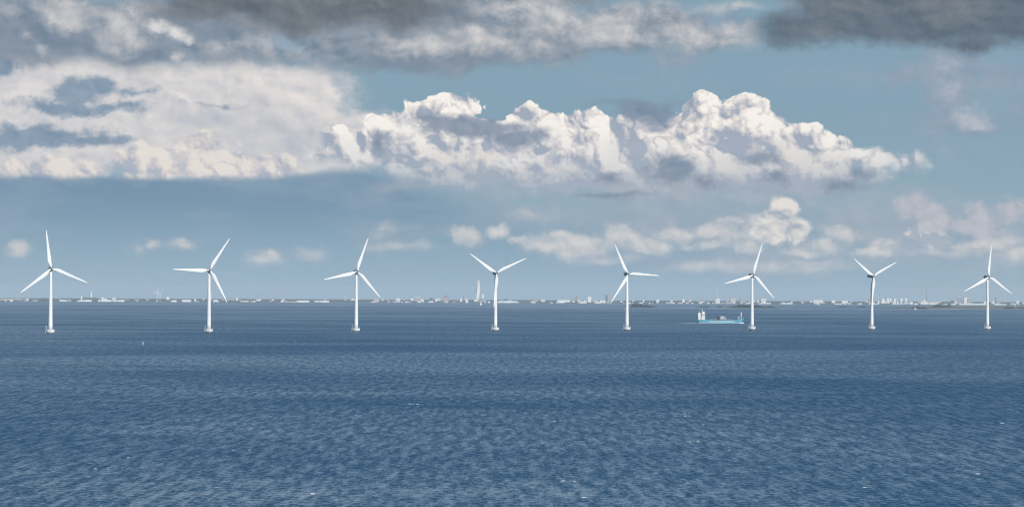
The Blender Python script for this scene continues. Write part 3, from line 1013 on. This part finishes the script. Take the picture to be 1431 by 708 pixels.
lathe(bm, [(W_T * 0.28, 0), (W_T * 0.28, H + 1.5)], 16)
obj("core", bm, M['steel'], torso)

# ---- two turbines on the far shore
for (px, row, phi, lab) in ((219.6, 408.5, -95, "small distant wind turbine on the far shore, left one of a pair"),
                            (223.7, 409.0, 55, "small distant wind turbine on the far shore, right one of a pair")):
    t = copy_tree(turbine)
    x, Y, z = spot(px, 300)
    s_ = rise(px, Y, row, z) / HUB_Z
    t.location = (x, Y, z)
    t.scale = (s_, s_, s_)
    t.rotation_euler = (0, 0, RAD(15))
    pose_turbine(t, phi)
    tag(t, lab, "wind turbine", "distant wind turbines on the far shore")

# ---- the nameless low buildings between them
rng = random.Random(11)
protos = []
for wall in ('white', 'hall', 'hall', 'hall', 'white', 'cream', 'pink', 'grey'):
    bm = bmesh.new()
    box(bm, 0, 0, 0, 1, 1, 0.86)
    box(bm, -0.02, 0, 0.863, 1.02, 1.02, 0.05)
    box(bm, rng.uniform(-0.25, 0.25), 0.05, 0.916, 0.35, 0.5, 0.15)
    protos.append(obj("low_building", bm, WALL[wall]))
first = {id(p): True for p in protos}
count = 0
while count < 290:
    px = rng.uniform(-15, 1450)
    if px < 540 and rng.random() < 0.35 or 1075 < px < 1200 and rng.random() < 0.3:
        px = rng.choice((rng.gauss(800, 60), rng.gauss(1240, 60), rng.gauss(1010, 45), rng.uniform(560, 1440)))
    w = rng.choice((1.6, 2.2, 3, 4, 6, 9)) * rng.uniform(0.8, 1.3)
    band = rng.random()
    back = 70 if band < 0.5 else rng.uniform(300, 1300)
    p = rng.choice(protos)
    o = p if first[id(p)] else p.copy()
    if not first[id(p)]:
        COL.objects.link(o)
    first[id(p)] = False
    x, Y, z = spot(px, back)
    pw = w / 3234 * Y
    hgt = rng.uniform(4, 9) if band < 0.5 else rng.uniform(11, 25)
    if w > 5:
        hgt = min(hgt, 9)
    o.location = (x, Y, z - 1)
    o.scale = (pw, rng.uniform(12, 25), hgt + 1)
    o.rotation_euler = (0, 0, rng.uniform(-0.2, 0.2))
    tag(o, "small pale low building in the hazy rooftop row of the far shore", "building", "low buildings crowding the far waterfront")
    count += 1

# ---- steam
bm = bmesh.new()
x, Y, z = spot(127.6, 420)
zt = z + rise(127.6, Y, 407.0, z)
rng = random.Random(3)
for k in range(16):
    u = k / 15
    c = Vector((x + 2 + 15 * u, Y, zt + 2 + 13 * u ** 0.8 + rng.uniform(-1.5, 1.5)))
    bmesh.ops.create_icosphere(bm, subdivisions=2, radius=(2.0 + 3.2 * u) * rng.uniform(0.7, 1.1), matrix=Matrix.Translation(c))


def steam_material():
    m, b = new_mat("steam")
    m.node_tree.nodes.remove(b)
    out = m.node_tree.nodes["Material Output"]
    v = m.node_tree.nodes.new('ShaderNodeVolumePrincipled')
    v.inputs['Color'].default_value = (0.9, 0.9, 0.9, 1)
    v.inputs['Density'].default_value = 0.09
    m.node_tree.links.new(v.outputs[0], out.inputs['Volume'])
    return m


tag(obj("steam", bm, steam_material()), "white steam drifting right from the slim chimney", "steam", kind="stuff")

# ================================================================== the low island and its woods
def strip(name, label, cat, pts, mat, kind="structure", lift=0.3):
    """pts: (px, near distance, far distance, crown height)"""
    bm = bmesh.new()
    cols = []
    for px, y0, y1, h in pts:
        c = []
        for t, e in ((0, -0.4), (0.06, 0.5), (0.3, 0.9), (0.7, 1.0), (0.95, 0.6), (1, -0.4)):
            Y = y0 + (y1 - y0) * t
            x = east(px, Y)
            c.append(bm.verts.new((x, Y, zc(x, Y) + lift * (1 if e > 0 else -1) + max(0, e) * h)))
        cols.append(c)
    for a, b in zip(cols, cols[1:]):
        for i in range(5):
            bm.faces.new((a[i], b[i], b[i + 1], a[i + 1]))
    return tag(obj(name, bm, mat, smooth=True), label, cat, kind=kind)


def far_of(px, row):
    """distance at which the sea is seen in that row"""
    k = (row - eye_row(px)) / 3234.0
    # EYE/Y + Y/(2R) = k
    a, b, c = 1 / (2 * R_EARTH), -k, EYE
    return (-b - math.sqrt(max(0, b * b - 4 * a * c))) / (2 * a)


rng = random.Random(8)
pts = []
for i in range(120):
    px = 640 + i * 900 / 119
    row = 428.6 + min(1, max(0, (px - 640) / 500)) * 2.6 + max(0, (px - 1150)) * 0.003 + 0.25 * math.sin(px * 0.04)
    y0 = far_of(px, row)
    wdt = 60 + 230 * min(1.0, (px - 640) / 160) * (0.6 + 0.5 * mnoise.noise((px * 0.02, 0, 3)))
    pts.append((px, y0, y0 + max(40, wdt), 0.25))
strip("sandbank", "long thin pale sandbank crossing the right half of the sea", "sandbank", pts, M['sand'])
pts = []
for i in range(60):
    px = 1235 + i * 330 / 59
    t = min(1.0, (px - 1235) / 90)
    y0 = far_of(px, 431.4 + 0.2 * math.sin(px * 0.1))
    y1 = far_of(px, 430.9 - 3.6 * t)
    pts.append((px, y0, y1, 1.0 + 1.2 * t))
strip("island_meadow", "low brown-green grassy island at the right edge of the sea", "island", pts, M['grass'])


def wood(label, px0, px1, top, base, seed, n=420, shape=1.0):
    """a wood of many crowns on a low mound, reading as one mass"""
    r = random.Random(seed)
    pc = (px0 + px1) / 2
    Y = far_of(pc, base)
    w = (px1 - px0) / 3234 * Y
    z = zc(east(pc, Y), Y)
    h = (base - top) / 3234 * Y
    bm = bmesh.new()
    for k in range(n):
        u = r.uniform(-1, 1)
        v = r.uniform(-1, 1)
        env = max(0.12, (1 - abs(u) ** 2.2) * (0.72 + 0.4 * mnoise.noise((u * 2.6 + seed, seed * 1.7, 0.0))) * (1 - 0.3 * v * v))
        hh = h * env
        rad = r.uniform(0.10, 0.2) * h + 0.5
        c = Vector((east(pc, Y) + u * w / 2, Y + 25 + v * 22, z + max(0.4, hh * r.uniform(0.35, 1.0) - rad * 0.4)))
        res = bmesh.ops.create_icosphere(bm, subdivisions=1, radius=rad, matrix=Matrix.Translation(c) @ Matrix.Diagonal((r.uniform(0.8, 1.6), 1, r.uniform(0.7, 1.1), 1)))
        for vtx in res['verts']:
            vtx.co += Vector((r.uniform(-1, 1), r.uniform(-1, 1), r.uniform(-1, 1))) * rad * 0.28
    return tag(obj("wood", bm, M['wood'], loc=(0, 0, 0)), label, "trees", kind="stuff")


wood("dark wooded islet with a tall clump at its left end, right of the fifth turbine", 882, 918, 424.0, 429.6, 1)
wood("tall round clump of dark trees on the islet right of the fifth turbine", 883, 893, 421.8, 429.4, 2, 160)
wood("low dark bushes on the sandbank behind the blue cargo ship", 975, 994, 426.8, 429.6, 3, 160)
wood("small dark bush on the sandbank right above the cargo ship's deck", 1002, 1010, 426.6, 429.4, 4, 60)
wood("broad dark wooded islet behind the sixth turbine", 1018, 1070, 423.8, 430.4, 5, 560)
wood("low dark tail of bushes right of the sixth turbine", 1066, 1087, 426.4, 430.4, 6, 200)
wood("thin dark hedge low on the water midway between sixth and seventh turbine", 1173, 1188, 427.3, 429.3, 7, 120)
wood("thin dark hedge low on the water left of the seventh turbine", 1198, 1217, 427.4, 429.4, 9, 140)
wood("dark bushes around a tiny white house on the sandbank", 1275, 1298, 427.2, 431.6, 10, 220)
wood("dark wooded rise at the left end of the grassy island", 1303, 1333, 424.0, 429.8, 12, 420)
wood("dark bushes at the right end of the grassy island right of the last turbine", 1403, 1420, 427.4, 431.4, 13, 220)
wood("low dark scrub at the far right end of the grassy island", 1418, 1450, 428.6, 431.4, 14, 200)

# a tiny house on the sandbank
px = 1279.0
Y = far_of(px, 432.0)
x = east(px, Y)
house = empty("house", (x, Y, zc(x, Y)))
tag(house, "tiny white house among dark bushes on the sandbank", "house")
bm = bmesh.new()
box(bm, 0, 0, 0, 6.5, 5, 3.2)
obj("wall", bm, M['white_paint'], house)
bm = bmesh.new()
v = [bm.verts.new(p) for p in ((-3.5, -2.8, 3.2), (3.5, -2.8, 3.2), (3.5, 2.8, 3.2), (-3.5, 2.8, 3.2), (-3.5, 0, 5.2), (3.5, 0, 5.2))]
for f in ((0, 1, 5, 4), (2, 3, 4, 5), (1, 2, 5), (3, 0, 4), (0, 3, 2, 1)):
    bm.faces.new([v[i] for i in f])
obj("roof", bm, M['roof_red'], house)

# ================================================================== small sailing boats
def sailboat(px, row, hgt, label, flip=1):
    Y = far_of(px, row)
    x = east(px, Y)
    root = empty("sailing_boat", (x, Y, zc(x, Y)), RAD(20) * flip)
    tag(root, label, "sailing boat", "sailing boats far out on the water")
    L = hgt * 0.75
    bm = bmesh.new()
    secs = []
    for t in (-0.5, -0.3, 0.0, 0.25, 0.42, 0.5):
        b = 0.16 * L * (1 - (max(0, t + 0.1) / 0.6) ** 2) + 0.01
        secs.append([bm.verts.new((t * L, s * b * k, zz)) for s, k, zz in ((-1, 1, 0.07 * L), (-1, 0.6, -0.03 * L), (1, 0.6, -0.03 * L), (1, 1, 0.07 * L))])
    for a, b in zip(secs, secs[1:]):
        for i in range(4):
            bm.faces.new((a[i], a[(i + 1) % 4], b[(i + 1) % 4], b[i]))
    bm.faces.new(secs[0][::-1])
    bm.faces.new(secs[-1])
    obj("hull", bm, M['white_paint'], root)
    bm = bmesh.new()
    tube(bm, (0.05 * L, 0, 0.05 * L), (0.05 * L, 0, hgt), 0.08, 6)
    obj("mast", bm, M['steel'], root)

    def sail(p, q, r, bulge):
        bm = bmesh.new()
        n = 6
        grid = {}
        for i in range(n + 1):
            for j in range(n + 1 - i):
                a, b = i / n, j / n
                c = Vector(p) * (1 - a - b) + Vector(q) * a + Vector(r) * b
                c.y += bulge * 16 * a * b * (1 - a - b)
                grid[i, j] = bm.verts.new(c)
        for i in range(n):
            for j in range(n - i):
                bm.faces.new((grid[i, j], grid[i + 1, j], grid[i, j + 1]))
                if i + j < n - 1:
                    bm.faces.new((grid[i + 1, j], grid[i + 1, j + 1], grid[i, j + 1]))
        return bm
    obj("mainsail", sail((0.03 * L, 0, 0.16 * L), (-0.5 * L, 0.1, 0.17 * L), (0.03 * L, 0, hgt * 0.97), 0.5), M['blade_paint'], root)
    obj("foresail", sail((0.48 * L, 0, 0.12 * L), (0.08 * L, 0.1, 0.12 * L), (0.06 * L, 0, hgt * 0.85), 0.5), M['blade_paint'], root)


sailboat(672.2, 426.2, 13.5, "tiny white sailing boat on the water in front of the twisted skyscraper")
sailboat(1418.6, 428.0, 9.0, "tiny white sailing boat near the right edge beyond the grassy island", -1)
sailboat(1144.4, 426.0, 11.0, "tiny white sailing boat near the far shore between sixth and seventh turbine")
sailboat(873.2, 432.4, 4.5, "tiny white sailing boat just left of the fifth turbine's tower", -1)

# ================================================================== the cargo ship
M['hull_blue'] = paint("hull_blue", (0.12, 0.39, 0.51), 0.4, 0.12, 0.3, (1, 1, 0.3))
M['hull_pale'] = paint("hull_pale", (0.26, 0.53, 0.64), 0.45, 0.15, 0.3, (1, 1, 0.3))
M['hull_deep'] = paint("boot_topping", (0.06, 0.22, 0.34), 0.4, 0.2, 0.3)
M['deck'] = paint("deck_paint", (0.20, 0.17, 0.16), 0.7, 0.3, 0.3)
M['navy'] = paint("navy_canvas", (0.012, 0.018, 0.045), 0.6, 0.2, 0.4)
M['indigo'] = paint("indigo_crate", (0.12, 0.15, 0.35), 0.6, 0.25, 0.4)
M['glass'] = paint("ship_window", (0.03, 0.04, 0.05), 0.1, 0.1, 1.0)
M['rust'] = paint("rusty_rail", (0.30, 0.20, 0.16), 0.7, 0.3, 0.5)
M['green'] = paint("winch_green", (0.20, 0.30, 0.26), 0.6, 0.2, 0.5)

YS = 3395.0
xs0, xs1 = east(973.6, YS), east(1039.6, YS)
L = xs1 - xs0
xm = (xs0 + xs1) / 2
ship = empty("cargo_ship", (xm, YS, zc(xm, YS)))
tag(ship, "light blue cargo ship with white deckhouse aft sailing right behind the turbine row", "ship")
HB = 5.6                                               # half beam
ST = [(-0.500, 0.55, 5.7), (-0.47, 0.78, 5.5), (-0.40, 0.95, 5.2), (-0.262, 1.0, 5.0), (-0.258, 1.0, 4.1), (-0.10, 1.0, 3.9), (0.10, 1.0, 3.9), (0.28, 1.0, 4.0),
      (0.305, 0.98, 4.2), (0.36, 0.90, 5.4), (0.41, 0.72, 6.1), (0.455, 0.46, 6.7), (0.485, 0.2, 7.1), (0.50, 0.03, 7.3)]


def hull_rows(zlo, zhi_f, rake):
    out = []
    for t, b, top in ST:
        zt = zhi_f(top)
        row = []
        for s in (-1, 1):
            for k in ((0, 1, 2) if s < 0 else (2, 1, 0)):
                f = k / 2
                z = zlo + (zt - zlo) * f
                zz = max(0.0, min(1.0, (z + 1.5) / (top + 1.5)))
                flare = 0.72 + 0.28 * zz if abs(t) > 0.3 else 0.97 + 0.03 * zz
                xx = t * L
                if t > 0.3:
                    xx -= (1 - zz) * 6.0 * ((t - 0.3) / 0.2) ** 1.5 * 0.7
                if t < -0.44:
                    xx += (1 - zz) * 3.0 * ((-t - 0.44) / 0.06)
                row.append((xx, s * HB * b * flare, z))
        out.append(row)
    return out


def skin(rows, cap=True):
    bm = bmesh.new()
    R = [[bm.verts.new(p) for p in r] for r in rows]
    n = len(R[0])
    for a, b in zip(R, R[1:]):
        for i in range(n):
            j = (i + 1) % n
            bm.faces.new((a[i], a[j], b[j], b[i]))
    bm.faces.new(R[0][::-1])
    bm.faces.new(R[-1])
    return bm


hull = obj("hull", skin(hull_rows(0.75, lambda t: t, True)), M['hull_blue'], ship)
obj("boot_topping", skin(hull_rows(-2.5, lambda t: 0.74, True)), M['hull_deep'], hull)
bm = bmesh.new()                                       # pale sheer belt amidships
box(bm, 0.025 * L, -HB - 0.02, 1.3, 0.53 * L, 0.10, 2.1)
box(bm, 0.025 * L, HB + 0.02, 1.3, 0.53 * L, 0.10, 2.1)
obj("sheer_belt", bm, M['hull_pale'], hull)
bm = bmesh.new()                                       # main deck with coaming
box(bm, 0.02 * L, 0, 4.12, 0.52 * L, HB * 1.9, 0.14)
box(bm, 0.02 * L, 0, 4.27, 0.46 * L, HB * 1.35, 0.95)
obj("deck", bm, M['deck'], ship)
bm = bmesh.new()                                       # hatch covers
for k in range(9):
    if k != 4:
        box(bm, (-0.19 + 0.0525 * k) * L, 0, 5.225, 0.047 * L, HB * 1.3, 0.45)
obj("hatch_cover", bm, M['hull_pale'], ship)


def house(name, x0, x1, halfw, z0, floors, fh, step=0.0, fx=0.0):
    bm = bmesh.new()
    for k in range(floors):
        w = (x1 - x0) - step * k
        box(bm, (x0 + x1) / 2 + fx * k, 0, z0 + fh * k + 0.004 * k, w, 2 * halfw - 0.35 * k, fh - 0.06)
        box(bm, (x0 + x1) / 2 + fx * k, 0, z0 + fh * (k + 1) - 0.056, w + 0.5, 2 * halfw - 0.35 * k + 0.5, 0.055)
    h = obj(name, bm, M['white_paint'], ship)
    bm = bmesh.new()
    for k in range(floors):
        w = (x1 - x0) - step * k
        xc = (x0 + x1) / 2 + fx * k
        n = max(2, int(w / 1.5))
        hw = halfw - 0.175 * k
        for i in range(n):
            u = xc - w / 2 + (i + 0.5) * w / n
            for s in (-1, 1):
                box(bm, u, s * (hw + 0.02), z0 + fh * k + 1.25, 0.6, 0.08, 0.7)
    obj("window_row", bm, M['glass'], h)
    return h


xa = lambda px: (px - 715.5) / 3234 * YS - xm
after = house("deckhouse", xa(975.3), xa(978.9), 4.6, 5.35, 4, 2.45, 0.0)
fore = house("deckhouse", xa(979.9), xa(985.1), 4.9, 5.20, 5, 2.35, 0.35)
bm = bmesh.new()                                       # bridge with wings and a band of windows
box(bm, xa(983.1), 0, 12.0, 5.4, 11.6, 0.25)
box(bm, xa(983.0), -5.4, 12.26, 2.6, 0.9, 1.0)
box(bm, xa(983.0), 5.4, 12.26, 2.6, 0.9, 1.0)
obj("bridge_wing", bm, M['white_paint'], ship)
bm = bmesh.new()
box(bm, xa(979.4), 0, 5.6, 1.2, 3.2, 8.0)
obj("engine_casing", bm, M['rust'], ship)
bm = bmesh.new()
lathe(bm, [(1.0, 15.2), (1.0, 17.6), (0.85, 18.1)], 16, xa(977.5), 1.2)
obj("funnel", bm, M['hull_blue'], ship)
bm = bmesh.new()
tube(bm, (xa(978.6), 0, 15.2), (xa(978.6), 0, 20.2), 0.22, 8, 0.1)
tube(bm, (xa(978.6), -1.6, 18.2), (xa(978.6), 1.6, 18.2), 0.09, 6)
obj("radio_mast", bm, M['dark_steel'], ship)
bm = bmesh.new()
tube(bm, (xa(981.4), 0, 16.9), (xa(981.4), 0, 20.8), 0.25, 8, 0.12)
tube(bm, (xa(981.4) - 1.2, 0, 19.0), (xa(981.4) + 1.2, 0, 19.0), 0.12, 6)
box(bm, xa(981.4), 0, 17.6, 0.5, 3.0, 0.3)
obj("radar_mast", bm, M['white_paint'], ship)
bm = bmesh.new()                                       # lifeboat on its cradle at the stern
prof = [(0.1, -2.6), (0.75, -2.0), (1.0, -0.8), (1.0, 0.9), (0.75, 2.0), (0.1, 2.6)]
lathe(bm, prof, 16)
bmesh.ops.rotate(bm, verts=bm.verts[:], cent=(0, 0, 0), matrix=Matrix.Rotation(RAD(66), 3, 'Y'))
bmesh.ops.translate(bm, verts=bm.verts[:], vec=(xa(974.2), 0, 8.2))
obj("lifeboat", bm, M['rust'], ship, True)
bm = bmesh.new()
box(bm, xa(974.4), 0, 5.6, 1.0, 2.2, 1.6)
obj("lifeboat_cradle", bm, M['white_paint'], ship)
bm = bmesh.new()                                       # railings along both sides
x0_, x1_ = xa(988.5), xa(1030.5)
n = 34
for s in (-1, 1):
    for i in range(n + 1):
        xx = x0_ + (x1_ - x0_) * i / n
        tube(bm, (xx, s * HB * 0.985, 4.1), (xx, s * HB * 0.985, 5.25), 0.075, 5)
    for z in (4.65, 5.25):
        tube(bm, (x0_, s * HB * 0.985, z), (x1_, s * HB * 0.985, z), 0.06, 5)
obj("railing", bm, M['rust'], ship)
bm = bmesh.new()                                       # covered gear and crates amidships
box(bm, xa(1003.9), 0, 5.24, 4.2, 7.6, 4.3, 0, 0.86)
bevel_all(bm, 0.25, 2)
obj("tarpaulin", bm, M['navy'], ship)
rng = random.Random(21)
for k in range(5):
    bm = bmesh.new()
    xx = xa(1007.0) + 1.75 * k
    zt = 4.6 if k < 4 else 2.6
    for (sx, sy) in ((-0.75, -3.4), (0.75, -3.4), (-0.75, 3.4), (0.75, 3.4)):
        tube(bm, (xx + sx, sy, 5.24), (xx + sx, sy, 5.24 + zt), 0.12, 6)
    for sy in (-3.4, 3.4):
        for z in (1.6, 3.2, zt):
            if z <= zt:
                tube(bm, (xx - 0.75, sy, 5.24 + z), (xx + 0.75, sy, 5.24 + z), 0.12, 6)
        tube(bm, (xx - 0.75, sy, 5.24), (xx + 0.75, sy, 5.24 + zt), 0.1, 6)
    f = obj("cargo_rack", bm, M['white_paint'], ship)
    bm = bmesh.new()
    for lv in range(2 if k == 4 else 3):
        box(bm, xx, 0, 5.26 + 1.5 * lv, 1.3, 6.3, 0.95 + 0.25 * rng.random())
    obj("crate_stack", bm, M['indigo'], f)
bm = bmesh.new()                                       # forecastle winch house
box(bm, xa(1031.8), 0, 5.0, 2.2, 4.5, 3.0)
bevel_all(bm, 0.15, 1)
obj("winch_house", bm, M['green'], ship)
bm = bmesh.new()
box(bm, xa(1032.0), 0, 8.02, 2.6, 4.9, 0.9)
obj("winch_house_roof", bm, M['concrete'], ship)
bm = bmesh.new()
lathe(bm, [(0.75, 5.6), (0.62, 15.6), (0.4, 16.0)], 16, xa(1035.6), 0)
obj("foremast", bm, M['white_paint'], ship, True)
bm = bmesh.new()
tube(bm, (xa(1036.2), -1.5, 6.4), (xa(1039.4), -0.2, 8.0), 0.07, 5)
tube(bm, (xa(1036.2), 1.5, 6.4), (xa(1039.4), 0.2, 8.0), 0.07, 5)
obj("bow_railing", bm, M['hull_blue'], ship)


# ================================================================== foam
def foam_patch(bm, x, y, lx, ly, hgt, r, seg=9):
    """a low broken crest of foam lying on the sea"""
    z = zc(x, y)
    top = []
    n = seg
    rim, mid = [], []
    for i in range(n):
        a = 2 * math.pi * i / n
        k = r.uniform(0.55, 1.15)
        rim.append(bm.verts.new((x + math.cos(a) * lx / 2 * k, y + math.sin(a) * ly / 2 * k, z + 0.02)))
        mid.append(bm.verts.new((x + math.cos(a) * lx / 4 * k, y + math.sin(a) * ly / 5 * k, z + hgt * r.uniform(0.6, 1.1))))
    c = bm.verts.new((x, y, z + hgt))
    for i in range(n):
        j = (i + 1) % n
        bm.faces.new((rim[i], rim[j], mid[j], mid[i]))
        bm.faces.new((mid[i], mid[j], c))


rng = random.Random(31)
bm = bmesh.new()
for k in range(30):                                    # bow wave, side wash and wake
    u = k / 29
    foam_patch(bm, xs1 - 0.5 - 7.5 * u + rng.uniform(-0.5, 0.5), YS - 4.5 * u ** 0.7 - 2.2, 2.2, 1.3, 1.3 * (1 - 0.7 * u), rng)
for k in range(60):
    u = k / 59
    foam_patch(bm, xs1 - 7 - (L - 10) * u, YS - HB - 1.0 + rng.uniform(-0.6, 0.3), 2.4, 1.2, 0.15 + 0.35 * rng.random() ** 2, rng)
for k in range(50):
    u = k / 49
    foam_patch(bm, xs0 + 1 - 30 * u, YS + rng.uniform(-2.0, 2.0) * (0.5 + u), 2.2 * rng.uniform(0.6, 1.2), 3.0, 0.30 * (1 - 0.9 * u) + 0.03, rng)
tag(obj("ship_wake", bm, M['foam']), "white foam along the cargo ship's waterline and trailing astern", "foam", kind="stuff")

rng = random.Random(77)
bm = bmesh.new()
for k in range(130):
    px = rng.uniform(-40, 1470)
    Y = 380 * (3200 / 380) ** (rng.random() ** 0.85)
    cl = rng.random() < 0.3
    for q in range(rng.randint(2, 5) if cl else 1):
        s = rng.uniform(0.2, 0.5) * (1.3 if rng.random() < 0.1 else 1.0)
        foam_patch(bm, east(px, Y) + rng.uniform(-4, 4) * (q > 0), Y + rng.uniform(-3, 3) * (q > 0), 2.4 * s, 0.9 * s, 0.20 * s, rng)
tag(obj("whitecaps", bm, M['foam']), "scattered small white breaking crests all over the sea", "foam", kind="stuff")

# ================================================================== spar buoy
px = 200.4
Y = 1729.0
x = east(px, Y)
buoy = empty("spar_buoy", (x, Y, zc(x, Y)))
tag(buoy, "slim white spar buoy floating alone right of the leftmost turbine", "buoy")
bm = bmesh.new()
lathe(bm, [(0.55, -0.6), (0.62, 0.1), (0.5, 0.45), (0.28, 0.6)], 18)
obj("float_collar", bm, M['dark_steel'], buoy, True)
bm = bmesh.new()
lathe(bm, [(0.30, 0.605), (0.30, 1.15), (0.27, 1.2)], 16)
obj("marker_band", bm, M['yellow'], buoy, True)
bm = bmesh.new()
lathe(bm, [(0.29, 1.205), (0.24, 3.7), (0.05, 4.0)], 16)
obj("pole", bm, M['white_paint'], buoy, True)
bm = bmesh.new()
lathe(bm, [(0.09, 4.005), (0.09, 4.3), (0.02, 4.4)], 10)
obj("lantern", bm, M['yellow'], buoy, True)

# ================================================================== the air between
bm = bmesh.new()
box(bm, 0, 3500, -75.0, 62000, 62000, 75.0 + 140.0)
hz = obj("haze", bm, [])
tag(hz, "thin pale sea haze veiling the far shore", "haze", kind="stuff")
hm, hb = new_mat("haze_air")
hm.node_tree.nodes.remove(hb)
hv = hm.node_tree.nodes.new('ShaderNodeVolumePrincipled')
hv.inputs['Color'].default_value = (0.78, 0.91, 1.0, 1)
hv.inputs['Density'].default_value = 3.9e-5
hv.inputs['Anisotropy'].default_value = 0.0
hm.node_tree.links.new(hv.outputs[0], hm.node_tree.nodes["Material Output"].inputs['Volume'])
hz.data.materials.append(hm)
